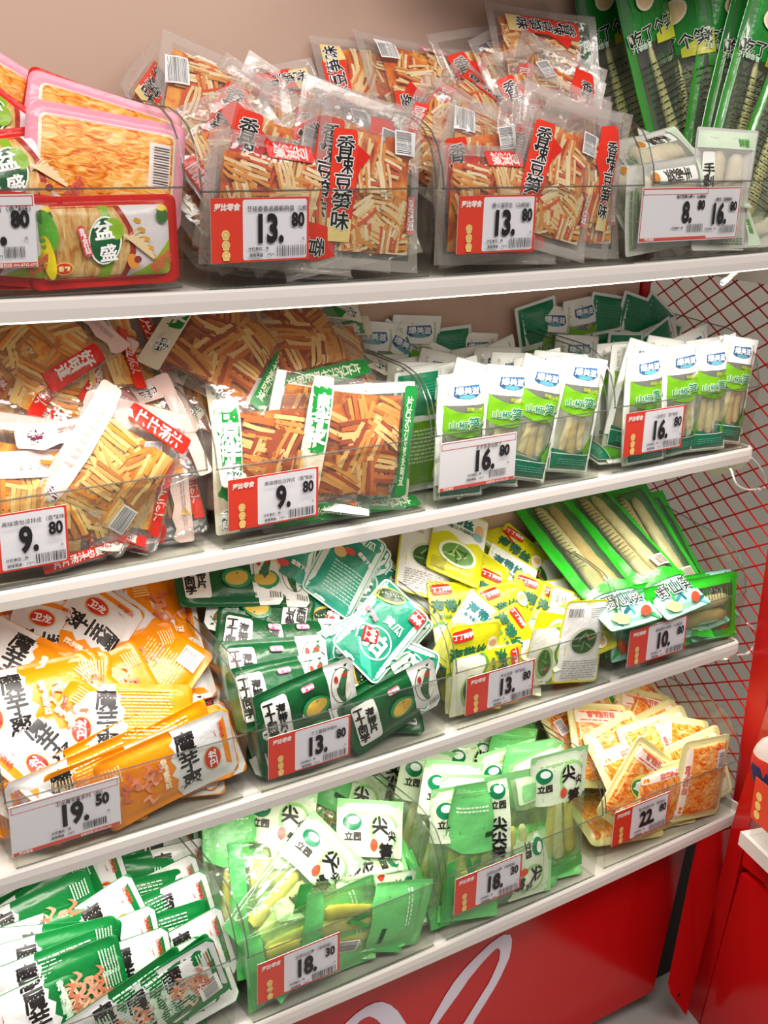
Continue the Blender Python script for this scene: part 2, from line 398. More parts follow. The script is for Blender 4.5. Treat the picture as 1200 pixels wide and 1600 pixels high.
# A: mushroom tray packs
def kA(v, front):
    w, h = 155, 98; fl = 'd9231d' if front else 'f0a0b4'
    b = Bag(w, h, 9, ink(fl), ink(fl), seal=10, corner=9, wr=.15, seed=v, pw=.3, bend=(.2, 0, 0))
    if front:
        b.rect(0, 0, 133, 77, streak('mushroom_cream', ['b9702c', 'deab68', 'f0d29a'], (30, 8, 8), .3, .4), 7)
        b.poly([(-8, 38), (2, 38), (10, 0), (0, -38), (-12, -38), (0, 0)], ink('8fb52a'))
        b.poly([(8, 38), (58, 38), (66, 30), (66, -30), (60, -38), (12, -38), (24, -10), (22, 14)], ink('eadfe6'))
        b.poly([(8, 38), (14, 38), (26, 12), (28, -12), (18, -38), (12, -38), (22, -10), (20, 14)], ink('b03428'))
        b.poly([(66, 0), (66, -32), (60, -38), (22, -38), (46, -24)], ink('a8bf30'))
        for i in range(9): b.ell(30+3.2*i*.6, 22-5*i+(i % 2)*4, 3, 2.6, ink('e0a238')); b.poly([(14, -2+i), (16, 1+i), (31+2*i, 22-5*i), (29+2*i, 19-5*i)], ink('eccfa0'))
        b.ell(58, 26, 7, 8, ink('47703a')); b.ell(58, 34, 5, 3, ink('f0d12c')); b.ell(-5, 2, 17, 26, ink('e9f0e0'), -8); b.ell(-5, 2, 15.5, 24, ink('1f5a34'), -8)
        b.ell(5, 14, 9, 12, ink('8ab42c'), 20)
        b.txt('盆', -6, 13, 21, ink2(WH), 5, bold=.03); b.txt('盛', -3, -11, 19, ink2(WH), 5, bold=.03)
        b.rect(-26, 2, 8, 34, ink('d65058'), 4, 12); b.txt('香辣金针菇', -26, 2, 6, ink2('f8e8e8'), 12, vert=True)
        b.ell(-48, -26, 9, 7, ink('efc24a')); b.ell(-48, -26, 8, 6, ink('c8402a')); b.txt('香辣', -48, -26, 6, ink2('f6e2a0'), bold=.03)
        b.ell(-62, 14, 10, 22, ink('5aa432'), 8); b.ell(-62, -14, 6, 24, ink('e6cf22'), 8)
        b.txt('美味鲜香\n即食小菜', 54, -24, 7, ink2('d8524c'), 38, bold=.03)
        b.ell(22, -22, 6, 9, ink('d89040'), 20); b.ell(27, -20, 4, 4, ink('8a3838'))
    else:
        b.rect(0, 0, 133, 77, ink('f5ead0'), 7)
        b.rect(0, 0, 127, 72, streak('mushroom_orange', ['c8400e', 'ea8420', 'f3b252', 'f6d494'], (14, 40, 8), .22, .6), 4)
        b.bars(50, 10, 20, 34, 0, seed=v) if v else b.rect(50, 8, 22, 40, ink('efe0d8'), 1)
        if not v:
            for i in range(14): b.rect(51, -9+i*2.5, 16, (.8, 1.3, .6)[i % 3], ink2('3a2f33'), lv=20)
    return b.done('mushroom_tray'), []
KINDS['A'] = lambda: [kA(0, 1)]; KINDS['A2'] = lambda: [kA(0, 0)]

# B: bean-curd strips with the red label
def kB(v):
    b = Bag(98, 132, 11, film(), film(), seal=8, sealy=12, corner=7, wr=.9, seed=v, pw=.5, bend=((.8, .6, 1.2), (-.5, 1, -1.5), (.5, -.8, 1))[v])
    seals(b, 98, 132, clear('seal_band', 'fbf8f6', .06, .2, milk=.22, milkc='efe2dc', edge=.3), 9)
    c = strips(b, 72, 92, 'thin', 40+v, 2, -6)
    if v == 0:
        b.poly([(14, 50), (34, 54), (40, 30), (36, -14), (22, -22), (18, 6), (10, 20)], ink('e2321f'))
        b.rect(31, -30, 15, 22, ink('efd69a'), 1)
        halo(b, '香辣豆笋味', 29, 4, 15, BK, WH); b.rect(-39, 4, 12, 42, ink('e5413c'), 2); b.txt('豆淇源', -39, 4, 11, ink2('f8dcd8'), vert=True, bold=.03)
    elif v == 1:
        b.rect(-28, -2, 20, 86, ink('e23a22'), 3); b.poly([(-18, 30), (-6, 22), (-14, 12), (-18, 0)], ink('d8281c'))
        b.rect(-28, -36, 19, 18, ink('ecd28c'), 1)
        halo(b, '香辣豆笋味', -28, 0, 15.5, BK, WH); b.bars(30, 36, 16, 22, 90, seed=5); b.rect(40, -20, 10, 30, ink('e88080'), 2); b.txt('豆淇源', 40, -20, 9, ink2(WH), vert=True)
    else:
        b.rect(-4, 50, 60, 20, ink('e23a22'), 3); b.poly([(-30, 48), (-38, 34), (-20, 42)], ink('e23a22'))
        b.rect(32, 48, 18, 20, ink('ecd28c'), 1); halo(b, '香辣豆笋味', 4, 50, 14, BK, WH, vert=False)
        b.bars(34, -30, 15, 24, 8, seed=9); b.rect(-36, -8, 14, 40, ink('e66a62'), 3); b.txt('豆淇源', -36, -8, 11, ink2(WH), vert=True)
    return b.done('strip_bag'), [('bean_curd_strips', c)]
KINDS['B'] = lambda: [kB(0), kB(1), kB(2)]

# C: white bamboo bags and tall green pouches on the top shelf
def kC(v):
    b = Bag(92, 128, 12, film_milky(), ink('eef0e6'), seal=7, corner=3, wr=1.2, seed=v+3, pw=.5, bend=(.6, .8, 1))
    c = shoots(b, [(-18, -44, -12, 40, 16, 9), (12, -42, 16, 38, 17, 10)], v, ('e4d8a8', 'efe6c4', 'dccf98'))
    b.rect(0, 52, 88, 18, ink('d9ead0')); b.rect(-30, 4, 14, 70, ink('f4f6ee'), 2); b.txt('手剥笋', -30, 8, 14, ink2('3b332c'), vert=True); b.ell(-30, -26, 6, 6, ink('d68a3a'))
    b.txt('鲜嫩', 22, 50, 9, ink2('5aa84a')); b.lines(10, -54, 60, 9, 3, ink2('6f8f62'))
    return b.done('bamboo_bag'), [('bamboo_shoots', c)]
KINDS['C'] = lambda: [kC(0), kC(1)]
def kC2(v):
    w, h = 82, 262
    b = Bag(w, h, 7, clear('green_clear', 'e6eee2', .07, .1, milk=.04, edge=.35, bump=.4, bscale=25), ink('2f7a28') if False else clear('green_clear', 'e6eee2', .07, .1), seal=6, corner=5, wr=.8, seed=v, pw=.4, bend=(0, .25, 0), ny=34)
    g = ink('2f9a20'); b.rect(0, 84, w-1, 92, ink('1f8230'), 2); b.rect(-w/2+5, -44, 9, 170, g); b.rect(w/2-5, -44, 9, 170, g); b.rect(0, -126, w-1, 9, g)
    for k in range(7): b.poly([(-38+12*k, 128), (-34+12*k, 128), (-36+12*k, 60)], ink('2a9a2c'))
    b.rect(22, 124, 30, 12, ink2('2c3d52'), 1); b.txt('爆美滋', 22, 124, 9, ink2(WH), bold=.03)
    b.poly([(2, 44), (40, 60), (40, 34), (2, 34)], ink('c6c53a')); halo(b, '吃了个笋', 0, 50, 19, BK, 'd9e6d0', 8, vert=False)
    b.txt('开袋即食', -22, 36, 7, ink2('cfe8cf'), 4)
    b.ell(-2, 86, 17, 13, ink('f0e6c8'), 30); b.ell(-2, 86, 14, 10, ink('e8cf9a'), 30)
    b.lines(4, -40, 60, 120, 16, ink2('23301c'), 6, t=.22)
    c = shoots(b, [(2, -112, -6, 38, 11, 3.5)], v, ('e6d08a', 'ecdaa0', 'dcc274'))
    return b.done('tall_pouch'), [('bamboo_shoot', c)]
KINDS['C2'] = lambda: [kC2(0)]

# D: red-labelled bean skin bags
def logo(b, x, y, r, c, t='美味\n情怡', rot=0, rx=.85):
    b.ell(x, y, r*rx, r, ink('f3ece8'), rot); b.ell(x, y, r*rx*.9, r*.9, ink(c), rot); b.txt(t, x, y, r*.85, ink2(WH), rot, bold=.03)
def kD(v):
    b = Bag(104, 130, 11, film(), film(), seal=7, sealy=12, corner=5, wr=1.0, seed=v+20, pw=.5, bend=((.8, .8, 1.5), (-.6, 1, -1.2), (.4, -.9, .6))[v])
    c = strips(b, 84, 84, 'red', 60+v, 0, -4); wf = ink('efcfc8'); red = ink('e02a1c')
    if v == 0:
        b.rect(0, 56, 103, 16, wf, 3); b.poly([(-51, 48), (51, 48), (46, 44), (38, 47), (26, 43), (14, 46), (0, 43), (-16, 46), (-30, 43), (-42, 46)], wf)
        logo(b, -34, 56, 8, '6a2440', rot=-90); b.rect(40, 4, 18, 64, red, 3); b.txt('好味道', 40, 6, 15, ink2(WH), vert=True, bold=.04); b.lines(10, 57, 50, 5, 2, ink2('b9a8a4'))
        b.rect(-6, -58, 90, 10, red); b.txt('片片汤汁也要好味道', -6, -58, 8, ink2(WH), bold=.03)
    elif v == 1:
        b.rect(0, 57, 103, 14, wf, 3); b.rect(-40, -6, 20, 56, red, 3); b.txt('好味道', -40, -4, 16, ink2(WH), vert=True, bold=.04)
        b.rect(-40, 38, 22, 26, wf, 3); logo(b, -40, 38, 10, '6a2440'); b.bars(22, 22, 15, 22, 12, seed=3)
        b.rect(44, -16, 12, 70, red, 2); b.txt('片片汤汁', 44, -16, 11, ink2('f8dcd0'), vert=True, bold=.03)
    else:
        b.rect(-41, 0, 22, 128, wf, 4); logo(b, -41, -46, 10, '6a2440', rot=90); b.lines(-41, 12, 8, 60, 8, ink2('b8a6a0'))
        b.rect(16, 54, 66, 16, red, 3); b.txt('片片汤汁', 16, 54, 13, ink2(WH), bold=.04); b.bars(30, -32, 14, 22, 0, seed=8)
    return b.done('skin_bag'), [('bean_skin_strips', c)]
KINDS['D'] = lambda: [kD(0), kD(1), kD(2)]

# E: green-labelled bean skin bags
def kE(v):
    b = Bag(116, 124, 11, film(), film(), seal=7, sealy=9, corner=5, wr=1.0, seed=v+30, pw=.5, bend=((.6, .6, 1), (-.5, .8, -1.2), (.8, -.6, .6))[v])
    cr = ink('ece4cc'); gr = ink('1d8a3c')
    if v == 0:
        c = strips(b, 72, 96, 'brown', 80, -2, 0); b.rect(-46, 0, 24, 122, cr, 3)
        b.poly([(-56, 52), (-36, 54), (-34, -24), (-42, -34), (-54, -26)], gr); b.txt('凉拌皮', -45, 14, 20, ink2(WH), vert=True, bold=.05); logo(b, -46, -48, 10, '1f5a50')
        b.rect(47, 0, 20, 122, ink('f6f4ee'), 3); b.poly([(37, 58), (31, 50), (36, 42), (30, 30), (35, 18), (30, 4), (36, -10), (30, -24), (37, -38), (37, -58)], ink('f6f4ee'))
    elif v == 1:
        c = strips(b, 78, 96, 'brown', 81, -2, 0); b.rect(-47, 0, 20, 122, cr, 3); b.rect(-47, 22, 17, 66, gr, 3); b.txt('凉拌皮', -47, 22, 17, ink2(WH), vert=True, bold=.05)
        logo(b, -47, -34, 9, '1f5a50'); b.rect(48, 6, 15, 108, gr, 4); b.txt('片片汤汁也要好味道', 48, 6, 10.5, ink2('e8f2d8'), vert=True, bold=.03)
    else:
        c = strips(b, 92, 80, 'brown', 82, 0, -8); b.rect(0, 48, 114, 24, cr, 3); b.poly([(-50, 57), (34, 58), (42, 48), (34, 38), (-50, 39)], gr)
        b.txt('凉拌皮', -10, 48, 19, ink2(WH), bold=.05); logo(b, 48, 48, 8, '1f5a50'); b.rect(0, -56, 114, 10, ink('f6f4ee'))
    return b.done('green_skin_bag'), [('bean_skin_strips', c)]
KINDS['E'] = lambda: [kE(0), kE(1), kE(2)]

# F: pickled-pepper bamboo tips, white and green
def kF(v):
    w, h = 70, 172
    b = Bag(w, h, 11, clear('soft_clear', 'eef0e6', .07, .15, milk=.16, milkc='eef0e4', edge=.4, bump=.4), ink('e9ece4'), seal=6, corner=2, wr=.9, seed=v+40, pw=.5, bend=((.5, .3, .4), (-.6, .4, -.6))[v], ny=28)
    c = shoots(b, [(-14, -52, -6, 22, 6, 4), (0, -56, 2, 22, 7, 4), (14, -50, 10, 20, 6, 4)], v, ('d8bb7c', 'e3cd98', 'cfae68'))
    wt = ink('f4f5f2'); b.rect(0, 65, w-1, 41, wt, 2); b.rect(-w/2+4, -10, 7, 110, wt); b.rect(w/2-4, -10, 7, 110, wt)
    pts = [(-28, 48)]+[(-28+56*k/10, 44-9*math.sin(k*math.pi/10)) for k in range(11)]+[(28, 48), (28, 14)]+[(28-56*k/10, 12-7*math.sin(k*math.pi/10)) for k in range(11)]
    b.poly([(-28, 46)]+[(-28+56*k/10, 44-10*math.sin(k*math.pi/10)) for k in range(1, 10)]+[(28, 46), (28, 10)]+[(28-56*k/10, 8-8*math.sin(k*math.pi/10)) for k in range(1, 10)]+[(-28, 10)], ink('6fae1e'))
    b.poly([(-17, 70), (17, 72), (19, 60), (13, 55), (-12, 54), (-18, 58)], ink('2f5f8f')); b.ell(0, 56, 11, 3, ink('5fa7b8')); b.txt('爆美滋', 0, 64, 11, ink2('e8f0f6'), bold=.03)
    b.txt('鲜嫩小笋', 10, 38, 6, ink2('a6b83a'), -6); halo(b, '山椒', -11, 18, 12, '0c7a50', 'f0f6e6', vert=False); halo(b, '笋', 9, 20, 17, '0c7a50', 'f0f6e6', vert=False); halo(b, '尖', 22, 18, 10, '0c7a50', 'f0f6e6', vert=False)
    b.poly([(-29, -50), (0, -56), (29, -44), (29, -80), (-29, -80)], ink('0f6f50')); b.lines(0, -68, 42, 10, 3, ink2('4f9f86'))
    b.poly([(12, -48), (20, -34), (29, -26), (29, -54), (16, -58)], ink('5aa022')); b.outline(0, -69, 60, 26, 1, wt)
    return b.done('tips_bag'), [('bamboo_tips', c)]
KINDS['F'] = lambda: [kF(0), kF(1)]
def kF2(v):
    w, h = 70, 172; b = Bag(w, h, 9, ink('eef1ee'), ink('eef1ee'), seal=6, corner=2, wr=.9, seed=v+45, pw=.5, bend=(.6, .4, -.5), ny=26)
    b.rect(0, 52, 60, 58, ink('0d7f55')); b.poly([(30, 22), (30, 44), (10, 30), (4, 22)], ink('57a51e')); b.lines(0, 58, 50, 20, 5, ink2('4f9f86'), t=.2)
    b.rect(0, -30, 58, 90, ink('6fae1e')); b.lines(0, -20, 48, 50, 9, ink2('e6f0d6'))
    return b.done('tips_bag_back'), []
KINDS['F2'] = lambda: [kF2(0)]

# G / K: konjac snack pouches (orange, green); mirrored and back versions
def kG(v, hue, mir=False, back=False):
    w, h = 140, 74; col = {'o': 'ee8c0a', 'g': '0e7434'}[hue]; sv = 'e3e2e1'
    b = Bag(w, h, 8 if hue == 'o' else 6, ink(col), ink('e8930f' if hue == 'o' else '0f7a38'), seal=7, corner=6, wr=.7, seed=v+50+(7 if mir else 0), pw=.5, bend=((.5, .6, 1), (-.4, 1, -1.2), (.7, -.5, .4))[v % 3])
    s = -1 if mir else 1; X = lambda x: x*s
    def P(pts): b.poly([(X(x), y) for x, y in pts][::1 if s > 0 else -1], ink(sv))
    P([(-69, 30), (-63, 36.4), (-8, 36.4), (-10, 28), (-4, 24), (-7, 16), (-1, 10), (-5, 0), (1, -6), (-5, -14), (-2, -24), (-8, -36.4), (-63, -36.4), (-69, -30)])
    halo(b, '魔芋爽', X(-19), 0, 22, BK, 'efefee', vert=True, bold=.03, hb=.07)
    b.ell(X(-43), -8, 10, 13.5, ink('c8c0b8')); b.ell(X(-43), -8, 9.4, 12.8, ink('e8a03a')); b.ell(X(-43), -8, 8.6, 11.8, ink('d2281e')); b.txt('卫龙', X(-43), -8, 9.5, ink2(WH), 90 if mir else 90, bold=.04)
    b.txt('乐享爽', X(-58), 18, 6.5, ink2('cc3a2a'), vert=True, bold=.01); b.poly([(X(-53), 12), (X(-50), 14), (X(-50), 22), (X(-51), 14)], ink2('cc3a2a'))
    if back:
        b.lines(X(20), 6, 52, 50, 15, ink2('ffdf9a' if hue == 'o' else 'bfe0c4'), t=.3); b.rect(X(50), -18, 24, 22, ink('f2f2f0'), 1)
        b.bars(X(50), -18, 19, 16, 90, seed=4, bg=False)
    else:
        cc = ['e58a62', 'dd7450', 'f0a884'] if hue == 'o' else ['e0a082', 'cf7f5c', 'f0c0a0']
        rr = random.Random(v+3)
        for i in range(11):
            x = X(30+rr.uniform(-16, 26)); y = -4+rr.uniform(-16, 14); a = rr.uniform(0, 180)
            pts = [(x+math.cos(math.radians(a))*t+math.sin(math.radians(a))*3*math.sin(t*.5), y+math.sin(math.radians(a))*t-math.cos(math.radians(a))*3*math.sin(t*.5)) for t in range(-8, 9, 2)]
            q = []; 
            for k, (px, py) in enumerate(pts): q.append((px+math.sin(math.radians(a))*-2.2, py+math.cos(math.radians(a))*2.2))
            for px, py in pts[::-1]: q.append((px+math.sin(math.radians(a))*2.2, py-math.cos(math.radians(a))*2.2))
            b.poly(q, ink(cc[i % 3]))
        b.txt('香辣素毛肚', X(7), 0, 7, ink2('fdeccb' if hue == 'o' else 'd8f0d8'), 0, vert=True, bold=.04)
        b.lines(X(56), 20, 16, 18, 6, ink2('ffdf9a' if hue == 'o' else 'bfe0c4'), 90)
    return b.done('konjac_pouch'), []
KINDS['G'] = lambda: [kG(0, 'o'), kG(1, 'o', back=True), kG(2, 'o')]; KINDS['G2'] = lambda: [kG(0, 'o', True), kG(1, 'o', True)]
KINDS['K'] = lambda: [kG(0, 'g'), kG(1, 'g', back=True)]; KINDS['K2'] = lambda: [kG(0, 'g', True), kG(1, 'g', True)]

# H: dark green kelp pouches; teal cucumber packs
def kH(v):
    w, h = 142, 80; b = Bag(w, h, 8, ink('0c5429'), ink('16703a'), seal=7, corner=8, wr=.7, seed=v+60, pw=.5, bend=((.5, .6, 1), (-.4, .8, -1.2))[v])
    b.poly([(30, 39.5), (64, 39.5), (70.5, 32), (70.5, -32), (64, -39.5), (38, -39.5), (36, -26), (30, -22)], ink('e6e5e2'))
    b.ell(50, 6, 17, 25, ink('33402c')); b.ell(50, 6, 16, 24, ink('e8e4da'))
    for k in range(5): b.ell(47+k*1.5, -6+5*k, 4.5, 14, ink(('2f5f3a', '3f6f48', '254f30')[k % 3]), 20-12*k)
    b.ell(55, 20, 4, 3, ink('b03a2a')); b.ell(42, 18, 3, 5, ink('b03a2a')); b.lines(60, -26, 8, 18, 5, ink2('55504c'), 90)
    b.rect(-44, 0, 34, 58, ink('e9e8e4'), 4); b.rect(-44, 0, 31, 55, ink2('e9e8e4'), 3)
    b.txt('丁丁同学', -53, 0, 13.5, ink2(BK), vert=True, bold=.05); b.txt('海带片', -38, 2, 13, ink2(BK), vert=True, bold=.05)
    b.rect(2, 24, 8, 18, ink('e85a86'), 3, 90); b.txt('香辣味', 2, 24, 6, ink2(WH), bold=.03)
    b.ell(8, -4, 20, 14, ink('2c8a50')); b.ell(8, -4, 16, 10, ink('d8b04a'), 10)
    if v: b.rect(-12, -28, 20, 12, ink('efefec')); b.bars(-12, -28, 17, 9, 0, seed=6, bg=False)
    return b.done('kelp_pouch'), []
KINDS['H'] = lambda: [kH(0), kH(1)]
def kH3(v):
    w, h = 142, 80; b = Bag(w, h, 7, ink('dcdcda'), ink('16703a'), seal=7, corner=8, wr=.8, seed=v+65, pw=.5, bend=(.5, .5, -1))
    b.ell(-40, -2, 24, 20, ink('3a4a32')); b.ell(-40, -2, 23, 19, ink('e4e2da'))
    for k in range(5): b.ell(-46+4*k, -8+4*k, 14, 4.5, ink(('2f5f3a', '3f6f48', '254f30')[k % 3]), 15+8*k)
    b.ell(-28, 10, 6, 4, ink('c03a2a')); b.bars(18, 8, 28, 16, 0, seed=3, bg=False); b.lines(20, -20, 44, 18, 5, ink2('444040')); b.poly([(46, 39.5), (64, 39.5), (70.5, 32), (70.5, -32), (64, -39.5), (52, -39.5)], ink('12663a'))
    return b.done('kelp_pouch_back'), []
KINDS['H3'] = lambda: [kH3(0)]
def kH2(v):
    w, h = 80, 128; b = Bag(w, h, 5, ink('e3ede8'), ink('cfe0d8'), seal=5, corner=9, wr=.4, seed=v+70, pw=.45, bend=((.3, .3, .5), (-.3, .5, -.6))[v])
    b.rect(0, 0, w-5, h-5, ink('178468'), 7); b.poly([(-36, 40), (-10, 58), (20, 58), (-36, 20)], ink('38a389')); b.poly([(-36, -20), (10, -60), (30, -60), (-36, 0)], ink('38a389'))
    b.ring(4, -22, 23, 2, ink('e9f4ee')); halo(b, '拍', 4, -22, 31, 'f2f8f4', '178468', bold=.04, hb=.05); b.txt('黄瓜', 8, 14, 15, ink2('eef6f0'), bold=.02, vert=False)
    b.ell(-20, 44, 22, 11, ink('e0b83a'), 30); b.ell(-20, 45, 20, 8.5, ink('24402c'), 30)
    for k in range(10): b.ell(-34+3.2*k, 37+1.8*k+(k % 3), 1.2, 1, ink2('a8bf90'))
    b.rect(26, 46, 19, 22, ink('d62a26'), 2); b.txt('丁丁\n同学', 26, 46, 8.5, ink2(WH), bold=.05)
    b.txt('爽脆美味', -30, -22, 6, ink2('d8ece4'), vert=True); b.txt('香辣味', -24, 4, 8, ink2('f0788a'), -20, bold=.05)
    return b.done('cucumber_pack'), []
KINDS['H2'] = lambda: [kH2(0), kH2(1)]
def kH4(v):
    w, h = 80, 128; b = Bag(w, h, 5, ink('e3ede8'), ink('178468'), seal=5, corner=9, wr=.4, seed=v+74, pw=.45, bend=(.3, .3, .5))
    b.rect(0, 0, w-5, h-5, ink('2a9a80'), 7); b.ell(-4, 16, 22, 18, ink('1f8269')); b.lines(8, -24, 50, 50, 10, ink2('cfe6dc'), t=.25); b.txt('拍黄瓜', 4, 46, 14, ink2('eef6f0')); b.ell(-16, 12, 9, 8, ink('e8b878'), 10); b.ell(-4, 20, 8, 5, ink('d84a4a'))
    b.txt('爽脆下饭', 20, 22, 7, ink2(WH), -15, bold=.04)
    return b.done('cucumber_pack_back'), []
KINDS['H4'] = lambda: [kH4(0)]

# I: yellow kelp-shred packs
def kI(v):
    w, h = 84, 118; b = Bag(w, h, 6, ink('d8d318'), ink('cfcb2a'), seal=5, corner=6, wr=.6, seed=v+80, pw=.45, bend=((.3, .5, .8), (-.4, .5, -.8), (.6, -.4, .5), (.3, .4, -.4))[v])
    if v == 0:      # yellow front
        wavy = [(-41, -8)]+[(-41+82*k/12, -10+5*math.sin(k*.9)) for k in range(13)]+[(41, -58), (-41, -58)]
        b.poly([(-41, -4)]+[(-41+82*k/12, -5+5*math.sin(k*.9)) for k in range(13)]+[(41, -30), (-41, -30)], ink('4f9a1e')); b.poly(wavy, ink('eef0dc'))
        b.ell(8, -30, 24, 15, ink('a8c27a')); b.ell(8, -30, 20, 11, ink('3f6b2c'), 10)
        for k in range(6): b.ell(-4+5*k, -30+(k % 2)*5, 6, 1.2, ink(('6b9a3c', '2f5524')[k % 2]), 30*k)
        b.ell(16, -27, 3, 2, ink('c83a20')); b.rect(-22, 46, 30, 15, ink('dc2a1c'), 3, 8); b.txt('丁丁同学', -22, 46, 7.5, ink2(WH), 8, bold=.05)
        b.txt('海带丝', -12, 22, 19, ink2('0f5a3c'), 4, bold=.05); b.txt('香辣味 开胃下饭', -8, 7, 7, ink2('2f6a3c'), 4, bold=.03); b.ell(26, 30, 9, 11, ink('f3ecd4')); b.ell(26, 32, 6, 5, ink('e6ae78'))
    elif v == 1:    # white nutrition-panel back
        b.rect(0, 0, w-5, h-5, ink('ecebe8'), 5); b.bars(-22, 42, 26, 12, 0, seed=2, bg=False); b.lines(20, 42, 30, 14, 5, ink2('55504c'), t=.25)
        b.ell(0, 2, 26, 20, ink('c9d4b6')); b.ell(0, 2, 23, 17, ink('31512c'), 15)
        for k in range(9): b.ell(-14+3.6*k, 2+(k % 3-1)*6, 9, 1.3, ink(('5f8a4c', '1f3d20', '7fa05c')[k % 3]), 25*k)
        b.ell(6, 6, 3, 2, ink('b84a2a')); b.lines(0, -38, 64, 28, 8, ink2('6a6560'), t=.25)
    elif v == 2:    # yellow, badge and bowl
        b.ell(20, 36, 17, 15, ink('1f3a5c')); b.ell(20, 36, 15, 13, ink('f0efe6')); b.ell(20, 36, 12, 10, ink('1f3a5c')); b.txt('鲜香', 20, 36, 8, ink2(WH), bold=.04)
        b.ell(-4, -20, 32, 24, ink('f0f0e4')); b.ell(-4, -20, 27, 20, ink('a9c47c')); b.ell(-4, -20, 22, 15, ink('4a7a34'))
        for k in range(8): b.ell(-14+3*k, -20+(k % 3-1)*5, 10, 1.3, ink(('7fae4c', '2f5524')[k % 2]), 40*k)
        b.ell(0, -16, 3, 2, ink('d83a20')); b.rect(-24, 44, 28, 17, ink('dc2a1c'), 3, 8); b.txt('丁丁同学', -24, 44, 7.5, ink2(WH), 8, bold=.05)
    else:           # white and yellow with a teal title
        b.poly([(-41, 56), (41, 56), (41, 10)]+[(41-82*k/12, 4+5*math.sin(k*.9)) for k in range(13)], ink('f0f2ee')); b.poly([(-41, 8)]+[(-41+82*k/12, 6+5*math.sin(k*.9)) for k in range(12, -1, -1)][::-1]+[(41, 0)]+[(41-82*k/12, -2+5*math.sin((12-k)*.9)) for k in range(13)], ink('3f8a2a')) if False else None
        b.txt('海带丝', -8, 34, 17, ink2('126a6a'), 0, bold=.06); b.txt('香辣爽口 开袋即食', -6, 20, 6.5, ink2('126a6a')); b.ell(28, 30, 8, 12, ink('e6b48a')); b.ell(26, 20, 9, 7, ink('8fb8c4'))
        b.ell(0, -22, 30, 20, ink('e6ecd2')); b.ell(0, -22, 25, 16, ink('5a8a3c'))
        for k in range(8): b.ell(-12+3*k, -22+(k % 3-1)*5, 10, 1.4, ink(('9fc46c', '2f5524')[k % 2]), 35*k)
        b.lines(-26, -46, 22, 18, 6, ink2('7a7a50'), t=.3)
    return b.done('kelp_shred_pack'), []
KINDS['I'] = lambda: [kI(0), kI(2)]; KINDS['I2'] = lambda: [kI(1)]; KINDS['I3'] = lambda: [kI(3)]

# J: long green bamboo pouches
def kJ(v):
    w, h = 88, 226; b = Bag(w, h, 12, clear('green_clear', 'e6eee2', .07, .1), ink('1f9a22'), seal=8, corner=6, wr=1.3, seed=v+90, pw=.45, bend=(.8, .3, .3), ny=30)
    g = ink('28b024'); c = shoots(b, [(-12, -70, -10, 96, 12, 8), (13, -70, 10, 92, 12, 8)], v, ('e0c48a', 'e8d6a6', 'd2b070'))
    b.rect(-w/2+7, 20, 13, 184, g); b.rect(w/2-7, 20, 13, 184, g); b.rect(0, 107, w-1, 11, g); b.rect(0, -86, w-1, 52, ink('9fd8cc'), 3)
    for k in range(16):
        rr = random.Random(k+v*9); b.ell(rr.uniform(-36, 36), -86+rr.uniform(-20, 20), 9, 2.4, ink(('2f7f86', '1f5f70', '58b0a8', '3aa04a')[k % 4]), rr.uniform(0, 180))
    b.poly([(-44, -62), (-44, -54), (0, -44), (44, -54), (44, -62)], g); halo(b, '野山笋', 2, -76, 22, '1a2a24', 'eef6f0', vert=False); b.ell(24, -98, 10, 6, ink('c84a30'), 20); b.ell(-20, -100, 14, 7, ink('b8c48a'), -15)
    b.lines(-22, 40, 14, 120, 20, ink2('23301c'), 0, t=.25)
    if v: b.rect(14, -34, 26, 18, ink('e8dcc8')); b.bars(14, -34, 22, 14, 0, seed=4, bg=False)
    return b.done('long_pouch'), [('bamboo_shoots', c)]
KINDS['J'] = lambda: [kJ(0), kJ(1)]

